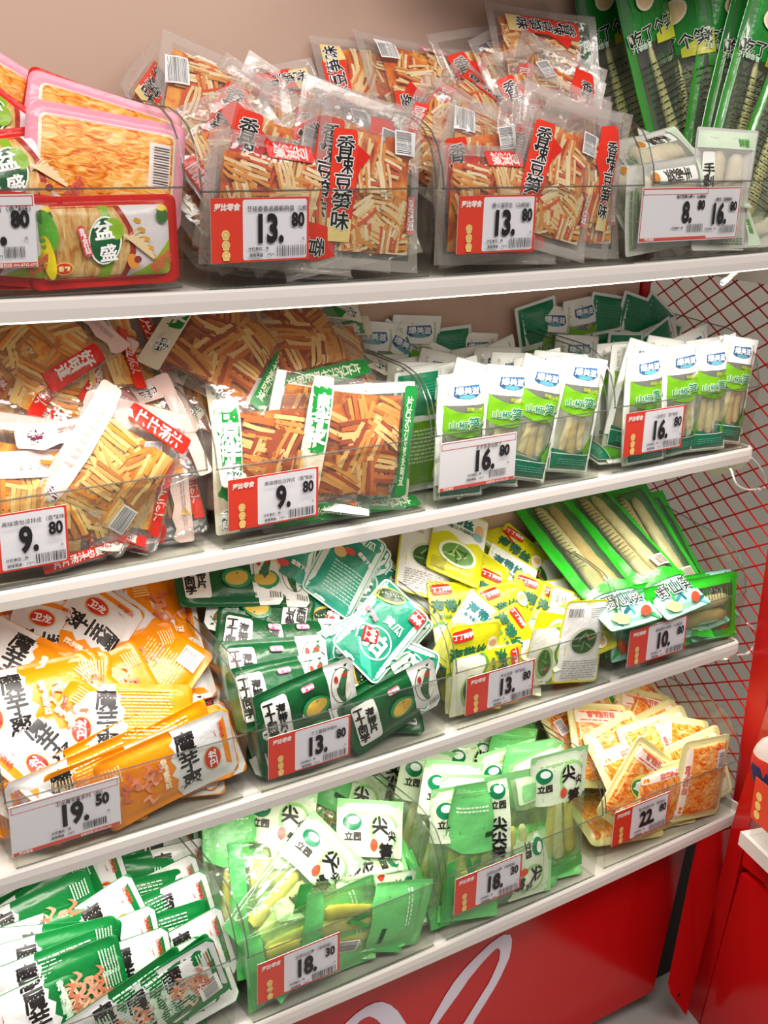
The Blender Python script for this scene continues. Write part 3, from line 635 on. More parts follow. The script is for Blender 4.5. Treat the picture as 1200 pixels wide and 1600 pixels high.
# L: light green bamboo-tip bags
def kL(v):
    w, h = 76, 146; film_g = clear('pale_green_film', 'e8f6e2', .08, .12, milk=.09, milkc='c4e2b6', edge=.45, bump=.9)
    b = Bag(w, h, 12, film_g, film_g, seal=6, sealy=9, corner=3, wr=1.3, seed=v+100, pw=.5, bend=((.6, .6, 1), (-.6, .9, -1.3), (.8, -.6, .8))[v], ny=26)
    c = shoots(b, [(-16, -52, -10, 16, 8, 5), (2, -54, 0, 14, 9, 5), (18, -50, 13, 14, 7, 5)], v, ('dcc24a', 'e6d06a', 'ece0a8'))
    pale = ink('dff0cf'); g = ink('4eb45c')
    if v == 0:
        b.rect(0, 44, w-1, 56, pale, 3); b.rect(0, 69, w-1, 9, ink('9fe09a')); b.ell(14, 42, 18, 19, ink('9fdc86')); b.ell(14, 42, 14, 15, ink('e6f6da'))
        b.ell(-22, 50, 9.5, 8.5, ink('0d7a4c')); b.ell(-21, 52, 6, 4, ink('e8f6ea')); b.txt('立园', -22, 36, 9, ink2('2a2420'), bold=.04)
        b.txt('尖', 8, 48, 19, ink2(BK), bold=.04); b.txt('尖', 22, 38, 11, ink2(BK), bold=.04); b.txt('笋', 14, 22, 17, ink2(BK), bold=.04); b.ell(0, 28, 4, 6, ink('d84a30'))
        b.rect(0, -68, w-1, 12, g)
    elif v == 1:    # back: strong green head
        b.rect(0, 40, w-1, 64, ink('6ccb72'), 3); b.poly([(-37, 8), (-20, 0), (0, 10), (20, 0), (37, 8), (37, 20), (-37, 20)], ink('6ccb72')); b.rect(0, 66, w-8, 6, ink('8be08a')); b.rect(16, 18, 18, 6, ink2('2f7a3a')); b.txt('开袋即食', 16, 18, 5, ink2('173a1c'))
        b.rect(0, -64, w-1, 18, ink('66c06c')); b.lines(-12, 46, 40, 8, 2, ink2('d8f6d4')); b.ell(-10, -16, 3, 14, ink2('2f7f3a'), 15); b.ell(-4, -14, 2.4, 12, ink2('3f9f4a'), -20)
        b.bars(20, -24, 12, 24, 0, seed=7)
    else:
        b.rect(-22, 20, 28, 104, pale, 3); b.rect(0, 69, w-1, 9, ink('8fdc8a')); b.rect(0, -66, w-1, 14, g); b.rect(20, 52, 34, 26, ink('c8ecb8'), 3)
        b.ell(-22, 58, 9.5, 8.5, ink('0d7a4c')); b.ell(-21, 60, 6, 4, ink('e8f6ea')); b.txt('立园', -22, 44, 9, ink2('2a2420'), bold=.04); b.txt('尖尖笋', -22, 8, 17, ink2(BK), vert=True, bold=.04); b.ell(-34, 22, 3, 5, ink('d84a30')); b.rect(22, 50, 26, 16, ink('86cf84'), 3)
    return b.done('tip_bag'), [('bamboo_tips', c)]
KINDS['L'] = lambda: [kL(0), kL(2)]; KINDS['L2'] = lambda: [kL(1)]

# M: mushroom packs with the yellow edge
def kM(v):
    w, h = 88, 104; b = Bag(w, h, 9, ink('e4dc9a'), ink('e8e0a8'), seal=7, corner=8, wr=.3, seed=v+110, pw=.3, bend=((.3, .3, .5), (-.3, .4, -.6), (.3, -.2, .3))[v])
    en = streak('mushroom_orange2', ['c8400c', 'ea7c22', 'f3a850', 'f7d090'], (14, 30, 8), .22, .6); b.rect(0, 0, w-14, h-14, en, 5)
    if v == 0:
        b.rect(0, 34, w-16, 16, ink('f4e2d2'), 2); b.txt('香辣金针菇', 0, 36, 8, ink2('d8604c'), bold=.04); b.lines(0, 29, 60, 4, 1, ink2('d8604c')); b.ell(2, 4, 24, 15, ink('dfe070'), 5); b.ell(2, 2, 22, 11, ink('2f8a2c'), 5); b.txt('金针菇', 2, 3, 12, ink2(WH), 5, bold=.06)
    elif v == 1:
        b.rect(-32, 0, 9, h-18, ink('f4e2d2'), 2); b.txt('香辣金针菇', -32, 4, 8, ink2('d8604c'), vert=True); b.rect(24, 24, 15, 24, ink('efe6ea'), 1)
        b.bars(24, 24, 18, 11, 90, seed=6, bg=False)
    else:
        b.rect(24, 0, 22, h-18, ink('f4e2d2'), 2); b.txt('香辣金针菇', 20, 4, 9, ink2('d8604c'), vert=True); b.txt('开胃小菜', 29, 4, 6, ink2('d8604c'), vert=True); b.ell(-8, 2, 12, 20, ink('c8402a')); b.ell(-8, 2, 10, 17, ink('e8a04a')); b.rect(-20, -34, 20, 13, ink('efe6ea'), 1); b.bars(-20, -34, 16, 9, 0, seed=6, bg=False)
    return b.done('mushroom_pack'), []
KINDS['M'] = lambda: [kM(0), kM(1), kM(2)]

BUILT = {}
SCALE = {'F': (.95, .77), 'F2': (.95, .77), 'M': (1.1, 1.1), 'H': (.84, .82), 'H3': (.84, .82), 'L': (1.1, 1.12), 'L2': (1.1, 1.12), 'A': (.79, .71), 'A2': (.82, .86), 'B': (1.12, 1.1), 'E': (1.14, 1.05), 'I': (.86, .87), 'I2': (.86, .87), 'I3': (.86, .87), 'H2': (.86, .87), 'H4': (.86, .87)}
def variants(k):
    if k not in BUILT:
        BUILT[k] = []
        for out, ch in KINDS[k]():
            L = [('printed_label', out[1]), ('lettering', out[2])]+list(ch); sc = SCALE.get(k)
            if sc:
                for me in [out[0]]+[x[1] for x in L if x[1]]: me.transform(Matrix.Diagonal((sc[0], sc[1], 1, 1)))
            BUILT[k].append((out[0], [x for x in L if x[1]]))
    return BUILT[k]
# ------------------------------------------------------------------ shelf fixture
YK = (.0054, .0579, .0392, 0.); ZK = (.7526, .4986, .2371, 0.); SG = (.0256, .0123, .0136, .0389); LIP = .0173
XL = (-1.06, -1.02, -.984, -1.02); YB = .225
def zs(k, x): return ZK[k]+SG[k]*((x+.5)**2-.25)
paint = mat('cream_painted_steel', 'd9d2cc', .45, bump=.05, bscale=200)
wallm = mat('warm_grey_panel', 'd2b19e', .6, bump=.04, bscale=150)
redm = mat('red_gloss_paint', 'b80a0c', .16, spec=.5)
redp = mat('red_powder_coat', 'c01414', .3)
ROWN = ('top', 'second', 'third', 'bottom')
b = bmesh.new(); box(b, (-1.7, YB, -.33), (-.052, YB+.012, 1.5)); w = link('wall_back', new_mesh('wall_back', b, [wallm])); tag(w, 'beige back panel behind the shelves of snacks', kind='structure')
b = bmesh.new(); box(b, (-2.2, -2.5, -.36), (1.2, 1.2, -.345)); f = link('floor', new_mesh('floor', b, [mat('grey_floor', 'b4b1ad', .35, bump=.05, bscale=30, var=.04)])); tag(f, 'pale grey shop floor', kind='structure')
b = bmesh.new(); b.faces.new([b.verts.new(p) for p in ((-.5, .75, -.36), (1.5, .45, -.36), (1.5, .45, 1.6), (-.5, .75, 1.6))]); w2 = link('wall_right', new_mesh('wall_right', b, [mat('grey_wall', 'b3aea2', .7)])); tag(w2, 'pale grey wall behind the red wire mesh', kind='structure')
NRM = Vector((.963, -.27, 0)); P0 = Vector((.03, 0, 0)); DIR = Vector((.27, .963, 0))
def npl(u, v, off=0): return on_plane(u, v, P0+NRM*off, NRM)
for k in range(4):
    b = bmesh.new(); n = 30
    x0, x1, y0 = XL[k], 0.0, YK[k]
    secs = []
    for i in range(n+1):
        x = x0+(x1-x0)*i/n; z = zs(k, x)
        # lip with a rounded nose, thin tray behind it
        prof = [(y0, z-LIP), (y0-.0008, z-LIP*.5), (y0, z-.002), (y0+.0015, z), (y0+.004, z), (y0+.0045, z-.002), (YB, z-.002), (YB, z-.006), (y0+.004, z-.006), (y0+.003, z-LIP)]
        secs.append([b.verts.new((x, py, pz)) for py, pz in prof])
    for i in range(n):
        for j in range(10):
            b.faces.new((secs[i][j], secs[i+1][j], secs[i+1][(j+1) % 10], secs[i][(j+1) % 10]))
    b.faces.new(secs[0]); b.faces.new(secs[-1][::-1]); bmesh.ops.recalc_face_normals(b, faces=b.faces)
    sh = link('shelf', new_mesh('shelf', b, [paint]))
    tag(sh, ('cream steel shelf with a lit strip under its edge, topmost of the four', 'cream steel shelf holding the 9.80 and 16.80 bins, second from the top', 'cream steel shelf holding the 19.50 and 10.80 bins, third from the top', 'cream steel shelf just above the red base panel, lowest of the four')[k], 'shelf', 'cream steel shelves of the snack fixture')
    for sx in (0, 1):
        b = bmesh.new(); X = (x0-.003) if sx == 0 else x1; z = zs(k, X); y = y0
        prism(b, [(X, y-.0005, z-.0145), (X, y-.0005, z-.001+(.008 if k == 3 else .0)), (X, y+.004, z+.002+(.009 if k == 3 else 0)), (X, YB, z+.002), (X, YB, z-.05), (X, y+.05, z-.05), (X, y+.012, z-.03)], (.003, 0, 0))
        e = link('end_bracket', new_mesh('end_bracket', b, [paint]), sh)
    if k < 3:
        b = bmesh.new(); x = x0+.01
        while x < x1-.045:
            xe = min(x+.1, x1-.045); zm = zs(k, (x+xe)/2)
            dz = .0022 if k == 0 else -.004
            prism(b, [(x, y0+.005, zs(k, x)-LIP-dz), (x, y0+.013, zs(k, x)-LIP-dz), (x, y0+.013, zs(k, x)-LIP-dz+.0045), (x, y0+.005, zs(k, x)-LIP-dz+.0045)], (xe-x, 0, zs(k, xe)-zs(k, x))); x = xe
        st = link('light_strip', new_mesh('light_strip', b, [mat('lit_led_strip', 'fff1dc', .5, emit=3)]), sh); st['label'] = 'glowing white light strip'
        l = area('shelf_light', ((x0+x1)/2, y0+.012, ZK[k]-LIP-.012), ((x0+x1)/2, y0+.02, ZK[k]-.2), 1.0, .008, LEDW[k], (1, .93, .84)); l.data.spread = math.radians(118); l.parent = sh
# no lamp row is built over the top shelf
# base panel of the fixture, with the painted loops of the shop emblem
YP = .05
b = bmesh.new(); TR = at_y(1073, 1322, YP); BR = at_y(1021, 1546, YP)
zb = BR.z-.003
prism(b, [(-1.15, YP, zb), (-1.15, YP, -.02), (TR.x, YP, -.02), (TR.x, YP, TR.z), (BR.x, YP, BR.z), (BR.x-.004, YP, zb)], (0, .02, 0))
bp = link('base_panel', new_mesh('base_panel', b, [redm])); tag(bp, 'glossy red base panel with white looping strokes below the lowest shelf', 'panel')
O2 = [(655, 1640), (671, 1600), (683, 1578), (695, 1557), (709, 1535), (725, 1515), (743, 1496), (764, 1476), (780, 1464), (788, 1460), (797, 1460), (800, 1468), (799, 1482), (795.5, 1497), (782, 1527), (772, 1545), (761, 1563), (742, 1593), (730, 1620)]
I2 = [(667, 1640), (683, 1600), (694, 1584), (705, 1569), (716, 1554), (733, 1529), (752, 1506), (764, 1493), (773, 1484), (777, 1481.5), (780, 1482.5), (781.5, 1486), (781, 1492), (780, 1500), (773, 1517), (764, 1536), (752, 1555), (724, 1600), (712, 1622)]
O1 = [(505, 1650), (520, 1622), (539, 1600), (556, 1584), (572, 1573), (585, 1567), (597, 1565), (610, 1570), (622, 1580), (635, 1600), (645, 1640)]
I1 = [(530, 1650), (543, 1622), (557, 1601), (564, 1594), (571, 1590), (577, 1588), (583, 1590), (590, 1594), (597, 1602), (605, 1620), (612, 1650)]
b = bmesh.new()
for O, I in ((O1, I1), (O2, I2)):
    vo = [b.verts.new(at_y(u, v, YP-.0008)) for u, v in O]; vi = [b.verts.new(at_y(u, v, YP-.0008)) for u, v in I]
    for i in range(len(O)-1): b.faces.new((vo[i], vo[i+1], vi[i+1], vi[i]))
em = link('painted_loops', new_mesh('painted_loops', b, [mat('emblem_white', 'd6cfdc', .4)]), bp); em['label'] = 'white looping emblem strokes'
b = bmesh.new(); box(b, (-.07, YP+.05, -.345), (.05, YP+.06, -.03)); tag(link('gap_shade_1', new_mesh('gap_shade_1', b, [mat('gap_shade_tone', '231c17', .7)])), 'dark sheet standing in for shade in the gap beside the red base panel', kind='structure')  # dark sheet added behind the gap, its colour stands in for shade
b = bmesh.new(); box(b, (-.5, .03, 1.10), (-.04, YB, 1.12)); tag(link('shade_board', new_mesh('shade_board', b, [paint])), 'added cream board above the frame, shading the back panel over the top shelf', 'board')  # unseen board, added to shade the upper right of the back panel
# red upright behind, wire mesh screen, its post
b = bmesh.new(); box(b, (-.05, YB-.004, -.3), (-.036, YB+.03, 1.5)); tag(link('upright_post', new_mesh('upright_post', b, [redp])), 'dark red upright at the right edge of the beige back panel', 'post')
b = bmesh.new(); q = [npl(1188, 940), npl(1220, 940)]
a0 = Vector((q[0].x, q[0].y, -.34)); a1 = Vector((q[1].x, q[1].y, -.34))
prism(b, [a0, a1, a1+Vector((0, 0, 1.8)), a0+Vector((0, 0, 1.8))], NRM*.03)
post = tag(link('mesh_post', new_mesh('mesh_post', b, [redp])), 'bright red post at the front edge of the wire mesh screen', 'post')
n0, nA, nB = npl(1075.6, 770.6), npl(1091.3, 793.1), npl(1094.4, 763.8)
vA, vB = nA-n0, nB-n0
b = bmesh.new(); rngd = (-.40, .05)   # extent along -DIR from the post
def inpl(p): return (p-P0).dot(DIR), p.z
smax = (q[0]-P0).dot(DIR); lo, hi = smax-.001, smax+.46
def wire(p, d, r=.00125):
    s0, ds = (p-P0).dot(DIR), d.dot(DIR); t0, t1 = (lo-s0)/ds, (hi-s0)/ds
    if t0 > t1: t0, t1 = t1, t0
    z0, dz = p.z, d.z; ta, tb = (-.1-z0)/dz, (1.02-z0)/dz
    if ta > tb: ta, tb = tb, ta
    t0, t1 = max(t0, ta), min(t1, tb)
    if t1 > t0: tube(b, [p+d*t0, p+d*t1], r, 5)
for i in range(-70, 71):
    wire(n0+vB*i, vA); wire(n0+vA*i, vB)
ms = tag(link('wire_mesh_screen', new_mesh('wire_mesh_screen', b, [redp])), 'red diamond wire mesh screen closing the right side of the shelves', 'screen')
# white cables looping at the shelf ends
cab = mat('white_cable', 'e6e2dc', .4)
for P, yy, lb in (([(1128, 726), (1141, 733), (1150, 755), (1163, 764), (1180, 765), (1194, 762), (1196, 748), (1186, 728), (1173, 714)], .075, 'white cable looping below the right end of the second shelf'),
                  ([(1168, 974), (1179, 985), (1181, 1000), (1174, 1016), (1165, 1022), (1152, 1023)], .05, 'white cable curling round the right end of the third shelf')):
    b = bmesh.new(); pts = smoothpath([at_y(u, v, yy) for u, v in P]); tube(b, pts, .0014, 8)
    o = tag(link('power_cable', new_mesh('power_cable', b, [cab], True)), lb, 'cable', 'white shelf light cables')
    b = bmesh.new(); k = len(pts)//2; tube(b, pts[k:k+9], .0026, 8); link('cable_connector', new_mesh('cable_connector', b, [cab], True), o)
b = bmesh.new(); tube(b, [at_y(1128, 443, .02), at_y(1150, 425, .02)], .003, 8); tag(link('cable_clip', new_mesh('cable_clip', b, [mat('clear_clip', 'e9e4dd', .2)], True)), 'small pale cable clip under the right end of the top shelf', 'clip')

# ------------------------------------------------------------------ neighbouring fixture on the right
nbc = link('cabinet', None); tag(nbc, 'glossy red base cabinet of the neighbouring fixture at the lower right', 'cabinet')
def npoly(name, P, off, th, m, label, cat, parent=None):
    b = bmesh.new(); prism(b, [npl(u, v, off) for u, v in P], NRM*th); o = link(name, new_mesh(name, b, [m]), nbc)
    return o
sp = npoly('side_upright', [(1212, 1060), (1181, 1165), (1143, 1290), (1133, 1337), (1103, 1450), (1068, 1585), (1062, 1625), (1085, 1640), (1095, 1590), (1133, 1447), (1160, 1333), (1170, 1290), (1195, 1190), (1225, 1100)], -.05, .02, redm, 'glossy red upright edge of the neighbouring fixture', 'post')
dr = npoly('drawer_front', [(1158, 1364), (1300, 1480), (1240, 1760), (1060, 1760), (1096, 1592), (1134, 1449)], -.052, .02, redm, 'glossy red drawer front of the neighbouring fixture', 'drawer')
npoly('drawer_rail', [(1162, 1330), (1300, 1436), (1300, 1462), (1159, 1352)], -.05, .02, redm, 'narrow red rail between the drawer and the shelf of the neighbouring fixture', 'rail')
npoly('drawer_recess', [(1155, 1335), (1310, 1450), (1310, 1700), (1150, 1500)], -.028, .004, mat('shaded_red', '4a0608', .5), 'dark red sheet standing in for shade in the gap above the drawer', 'panel')  # cabinet red darkened here, the gap's shade is put into the colour
e = npl(1133, 1337, -.05); b = bmesh.new()
prism(b, [at_y(u, v, e.y+.012) for u, v in ((1090, 1308), (1146, 1290), (1133, 1337), (1103, 1450), (1069, 1584), (1045, 1551), (1043, 1536))], (0, -.004, 0))
o = link('side_panel', new_mesh('side_panel', b, [redm]), nbc)
b = bmesh.new(); c0 = at_y(1061, 1555, e.y+.0075); prism(b, [c0+Vector((.0028*math.cos(t*.524), 0, .0035*math.sin(t*.524))) for t in range(12)], (0, .0004, 0)); link('screw_hole', new_mesh('screw_hole', b, [mat('hole_black', '0a0505', .8)]), o)
b = bmesh.new(); a0 = npl(1157, 1299, -.075); a1 = npl(1153, 1319, -.075); L_ = -DIR*.3
prism(b, [a0, a1, a1+NRM*.004, a0+NRM*.004-Vector((0, 0, .003)), a0+NRM*.18-Vector((0, 0, .003)), a0+NRM*.18], L_)
tag(link('shelf', new_mesh('shelf', b, [paint])), 'short end of a cream shelf of the neighbouring fixture at the right edge', 'shelf')
acr = clear('bin_acrylic', 'f9faf8', .025, .04, edge=.35)
acre = mat('acrylic_edge', '5c5f5a', .12, alpha=.55)
base = a0+NRM*.006-DIR*.012
b = bmesh.new(); prism(b, [base, base-DIR*.2, base-DIR*.2+Vector((0, 0, .085)), base+Vector((0, 0, .085))], NRM*.002); prism(b, [base, base+NRM*.15, base+NRM*.15+Vector((0, 0, .14)), base+NRM*.05+Vector((0, 0, .13)), base+Vector((0, 0, .085))], DIR*.002)
nb = tag(link('acrylic_bin', new_mesh('acrylic_bin', b, [acr])), 'clear bin on the neighbouring shelf at the right edge', 'bin')
b = bmesh.new(); t0 = npl(1182, 1214, -.082); t1 = npl(1172, 1276, -.082); h = t0.z-t1.z; t0 = Vector((t1.x, t1.y, t0.z))
prism(b, [t0, t1, t1-DIR*.11, t0-DIR*.11], NRM*.0008)
nt_ = tag(link('price_tag', new_mesh('price_tag', b, [ink2('e8472c')])), 'orange-red price tag on the neighbouring bin, cut off by the right edge', 'price tag')
b = bmesh.new()
for i in range(3):
    c = t1-NRM*.0004-DIR*.012+Vector((0, 0, h*(.18+.22*i))); b.faces.new([b.verts.new(c-DIR*.006*math.cos(t*.6283)+Vector((0, 0, .006*math.sin(t*.6283)))) for t in range(10)])
link('tag_badges', new_mesh('tag_badges', b, [ink2('f2cf7a')]), nt_)
b = bmesh.new(); c = npl(1196, 1190, -.05)
bmesh.ops.create_icosphere(b, subdivisions=3, radius=.03)
for v in b.verts: v.co = Vector((v.co.x*.5, v.co.y*1.2, v.co.z*1.5))+c-DIR*.02
for f_ in b.faces: f_.material_index = 0 if f_.calc_center_median().z > c.z+.012 else (1 if f_.calc_center_median().z > c.z-.004 else 2); f_.smooth = True
tag(link('snack_pack', new_mesh('snack_pack', b, [ink('e9dedb'), ink('d8302c'), ink('1c2f66')])), 'red, white and blue pack in the neighbouring bin at the right edge', 'snack pack')

# ------------------------------------------------------------------ acrylic bins
BINS = {}
binx = [[(-1.03, -.789), (-.777, -.542), (-.536, -.280), (-.268, -.030)],
        [(-.992, -.750), (-.742, -.497), (-.493, -.252), (-.241, .008)],
        [(-.962, -.722), (-.713, -.471), (-.465, -.219), (-.214, .012)],
        [(-.995, -.755), (-.745, -.502), (-.496, -.254), (-.251, -.004)]]
HF = [(.079,)*4, (.079, .079, .079, .079), (.070, .071, .072, .068), (.084, .084, .086, .083)]
PRICE = [('1.80', '13.80', '13.80 beside the bamboo pouches', '8.80 and 16.80'), ('9.80 at the left edge', '9.80 beside the white and green packs', '16.80 on a white tag', '16.80 on a red tag'), ('19.50', '13.80 with dark green packs', '13.80 with yellow packs', '10.80'), ('', '18.30', '18.30', '22.80')]
BN = [['mushroom tray packs', 'bean strip packs, left one,', 'bean strip packs piled highest', 'white bamboo bags'],
      ['red-labelled bean skin packs', 'green-labelled bean skin packs', 'bamboo packs above the white tag', 'bamboo packs beside the wire mesh'],
      ['orange and silver konjac pouches', 'dark green and teal pouches', 'yellow kelp packs', 'long green bamboo pouches'],
      ['green and silver konjac pouches', 'pale green bamboo bags in a jumble', 'pale green bamboo bags standing up', 'yellow-edged mushroom packs']]
DEP, HB = .196, .148
for k in range(4):
    for i in range(4):
        x0, x1 = binx[k][i]; yf = YK[k]+.0048; z = zs(k, (x0+x1)/2)+.0005; H = HF[k][i]; T = .0022; tx = .006
        b = bmesh.new()
        box(b, (x0+tx, yf+.001, z), (x1-tx, yf+DEP, z+T))
        # front panel, a little tapered
        prism(b, [(x0+tx, yf, z), (x1-tx, yf, z), (x1, yf, z+H), (x0, yf, z+H)], (0, T, 0))
        prism(b, [(x0+tx, yf+DEP-T, z), (x1-tx, yf+DEP-T, z), (x1, yf+DEP-T, z+HB), (x0, yf+DEP-T, z+HB)], (0, T, 0))
        side = [(0, 0), (0, H), (.004, H+.018), (.012, H+.036), (.024, H+.05), (.04, H+.058), (.06, H+.063), (DEP, HB), (DEP, 0)]
        for s, xt, xb in ((1, x0, x0+tx), (-1, x1, x1-tx)):
            pts = [(xb+(xt-xb)*min(1, hz/H), yf+dy, z+hz) for dy, hz in side]; prism(b, pts, (s*T, 0, 0))
        me = new_mesh('acrylic_bin', b, [acr])
        o = tag(link('acrylic_bin', me), 'clear bin of %s on the %s shelf' % (BN[k][i], ROWN[k]), 'bin', 'clear bins on the four shelves')
        b = bmesh.new()      # polished rim catching the light
        for s, xt, xb in ((1, x0+T/2, x0+tx), (-1, x1-T/2, x1-tx)):
            tube(b, [(xt, yf+dy, z+hz) for dy, hz in side[1:8]], .0009, 5)
        tube(b, [(x0, yf+T/2, z+H), (x1, yf+T/2, z+H)], .0009, 5)
        tube(b, [(x0+tx, yf, z+.001), (x1-tx, yf, z+.001)], .0009, 5)
        r = link('rim', new_mesh('rim', b, [acre]), o)
        BINS[k, i] = dict(x0=x0, x1=x1, yf=yf, z=z, H=H)

# ------------------------------------------------------------------ price tags
def price_tag(k, i, quad, style, name, big, small, label, w=None, full=True):
    B = BINS[k, i]; y = B['yf']-.0035; P = [at_y(u, v, y) for u, v in quad]       # TL TR BL BR
    wd = ((P[1]-P[0]).length+(P[3]-P[2]).length)/2; ht = (abs(P[0].z-P[2].z)+abs(P[1].z-P[3].z))/2
    c = sum(P, Vector())/4
    if w: c.x += (wd-w)/2; wd = w
    root = link('price_tag', None, None, None) if False else None
    W_, H_ = wd/MM, ht/MM; W0 = 96 if style != 'double' else W_; s = Sheet(lambda x, y: 0, step=1000)
    sc = H_/64
    if style == 'red':
        s.rect(0, 0, W_, H_, ink2('e4391f')); s.rect(W_*.145, 0, W_*.66, H_*.94, ink2('eceaf0'), 2)
        s.txt('罗比零食', -W_*.34, H_*.36, 7.2*sc, ink2('fbe6e0'), bold=.07, shear=.15)
        for q in range(3):
            s.ell(-W_*.36, -H_*(.06+.16*q), 4.6*sc, 4.6*sc, ink2('f2d382')); s.rect(-W_*.36, -H_*(.06+.16*q)-4*sc, 7*sc, 2.6*sc, ink2('f2d382'), 1); s.ring(-W_*.36, -H_*(.06+.16*q), 3*sc, .5*sc, ink2('d9ad4e'), 12)
        cx = W_*.16
        s.txt(name, cx, H_*.33, 6.1*sc, ink2('2b2a2d'), bold=.005)
        s.txt(big, cx-W_*.07, H_*.02, 38*sc, ink2('191719'), bold=.045, sx=.74, res=3); s.txt(small, cx+W_*.21, H_*.15, 19*sc, ink2('191719'), bold=.04, sx=.8, res=3)
        s.bars(cx+W_*.14, -H_*.34, W_*.3, H_*.17, seed=k*5+i, bg=False, n=20); s.txt('计价单位：件', cx-W_*.2, -H_*.29, 4*sc, ink2('2b2a2d'), bold=.02); s.txt('规格等级：1*2*1', cx-W_*.17, -H_*.39, 4*sc, ink2('2b2a2d'), bold=.02); s.txt('元', W_*.42, -H_*.16, 3.6*sc, ink2('555555'))
    elif style == 'white':
        s.rect(0, 0, W_, H_, ink2('e9e7ea')); s.outline(0, H_*.41, W_*.97, H_*.14, .6, ink2('d8402f')); s.rect(0, -H_*.46, W_*.98, H_*.065, ink2('dc4c3c')); s.txt('罗比零食', -W_*.38, -H_*.46, 4*sc, ink2('fbe6e0'), bold=.04)
        s.txt('监督热线 400-8762-699', W_*.26, -H_*.46, 3.8*sc, ink2('fbe6e0'), bold=.02); cx = W_*.12
        s.txt(name, cx, H_*.31, 6*sc, ink2('2b2a2d'), bold=.005); s.txt(big, cx-W_*.04, H_*.04, 37*sc, ink2('191719'), bold=.045, sx=.8, res=3); s.txt(small, cx+W_*.21, H_*.17, 19*sc, ink2('191719'), bold=.05, sx=.85, res=3)
        s.bars(cx+W_*.13, -H_*.28, W_*.22, H_*.15, seed=k*5+i, bg=False); s.txt('计价单位：件', cx-W_*.18, -H_*.24, 3.8*sc, ink2('2b2a2d'), bold=.02); s.txt('规格等级：1*2*1', cx-W_*.17, -H_*.33, 3.8*sc, ink2('2b2a2d'), bold=.02); s.txt('元', W_*.38, -H_*.1, 3.6*sc, ink2('555555'))
    else:
        s.rect(0, 0, W_, H_, ink2('e9e7ea')); s.outline(0, 0, W_*.99, H_*.97, 1, ink2('d8402f')); s.outline(-W_*.17, H_*.43, W_*.64, H_*.12, .6, ink2('d8402f')); s.rect(-W_*.16, -H_*.45, W_*.66, H_*.055, ink2('dc4c3c')); s.txt('罗比零食', -W_*.4, -H_*.45, 4*sc, ink2('fbe6e0'), bold=.04)
        for cx, nm, bg_, dy in ((-W_*.02, '鸡爪艺笋小萝卜（山椒味）', '8.', 0), (W_*.31, '1两位（泡椒味）', '16.', -H_*.04)):
            s.txt(nm, cx, H_*.33+dy*1.5, 4.6*sc, ink2('2b2a2d')); s.txt(bg_, cx-W_*.03, H_*.04+dy, 34*sc, ink2('191719'), bold=.045, sx=.72, res=3); s.txt('80', cx+W_*.105, H_*.17+dy, 15*sc, ink2('191719'), bold=.05, sx=.8, res=3)
            s.bars(cx+W_*.06, -H_*.26+dy, W_*.16, H_*.15, seed=int(cx), bg=False); s.txt('计价单位：件', cx-W_*.12, -H_*.25+dy, 3.4*sc, ink2('2b2a2d'), bold=.02)
    me = new_mesh('price_tag', s.bm, s.mats); tm = new_mesh('lettering', s.tb, s.mats)
    # give the card its thickness
    o = link('price_tag', me); o.location = c; o.rotation_euler = (math.radians(90), 0, 0)
    tag(o, label, 'price tag', 'price tags on the bins')
    link('lettering', tm, o)
    bm = bmesh.new(); box(bm, (-wd/2, -ht/2, -.0008), (wd/2, ht/2, 0)); link('card', new_mesh('card', bm, [ink2('e6e4e6')]), o)
    bm = bmesh.new(); hw = wd/2+.004; top = B['z']+B['H']-c.z+.003
    box(bm, (-hw, -ht/2-.003, .0012), (hw, top-.001, .0022)); box(bm, (-hw, -ht/2-.003, -.0025), (hw, -ht/2-.0015, .0022)); box(bm, (-hw, top-.0035, -.010), (hw, top, .0045))
    link('clear_holder', new_mesh('clear_holder', bm, [clear('holder_plastic', 'fbfbfb', .02, .12, edge=.4)]), o)
T_ = price_tag
T_(0, 0, [(-98, 306), (52, 302), (-90, 424), (60, 417)], 'white', '香辣金针菇（香辣味）', '1.', '80', 'white price tag ending in 80 at the left edge of the top shelf')
T_(0, 1, [(327, 312), (483, 305), (332, 415), (482, 402)], 'red', '艺佳香香卤婆鹌鹑蛋（2枚', '13.', '80', 'red and white 13.80 price tag, left of the two on the top shelf')
T_(0, 2, [(720, 306), (843, 304), (710, 397), (828, 392)], 'red', '唐小溜花生（山椒味）', '13.', '80', 'red and white 13.80 price tag under the tallest heap on the top shelf')
T_(0, 3, [(1008, 293), (1163, 292), (993, 383), (1146, 369)], 'double', '', '', '', 'white double price tag reading 8.80 and 16.80')
T_(1, 0, [(-52, 812), (104, 789), (-48, 902), (108, 879)], 'red', '美味情怡凉拌皮（香辣味）', '9.', '80', 'price tag 9.80 cut off by the left edge of the second shelf')
T_(1, 1, [(358, 749), (498, 730), (356, 830), (496, 806)], 'red', '美味情怡凉拌皮（香辣味）', '9.', '80', 'red and white 9.80 price tag below the green-labelled bean skin packs')
T_(1, 2, [(692, 691), (811, 676), (682, 770), (800, 749)], 'white', '老表香香组脆三', '16.', '80', 'white 16.80 price tag below the white and green packs')
T_(1, 3, [(984, 643), (1076, 634), (968, 712), (1058, 702)], 'red', '一品烤豆（香辣味）', '16.', '80', 'red and white 16.80 price tag next to the wire mesh')
T_(2, 0, [(15, 1257), (188, 1218), (17, 1337), (187, 1292)], 'white', '卫龙魔芋爽系列（包）', '19.', '50', 'large white 19.50 price tag')
T_(2, 1, [(424, 1151), (550, 1117), (415, 1219), (544, 1181)], 'red', '丁丁香酥海带片', '13.', '80', 'red and white 13.80 price tag below the dark green pouches')
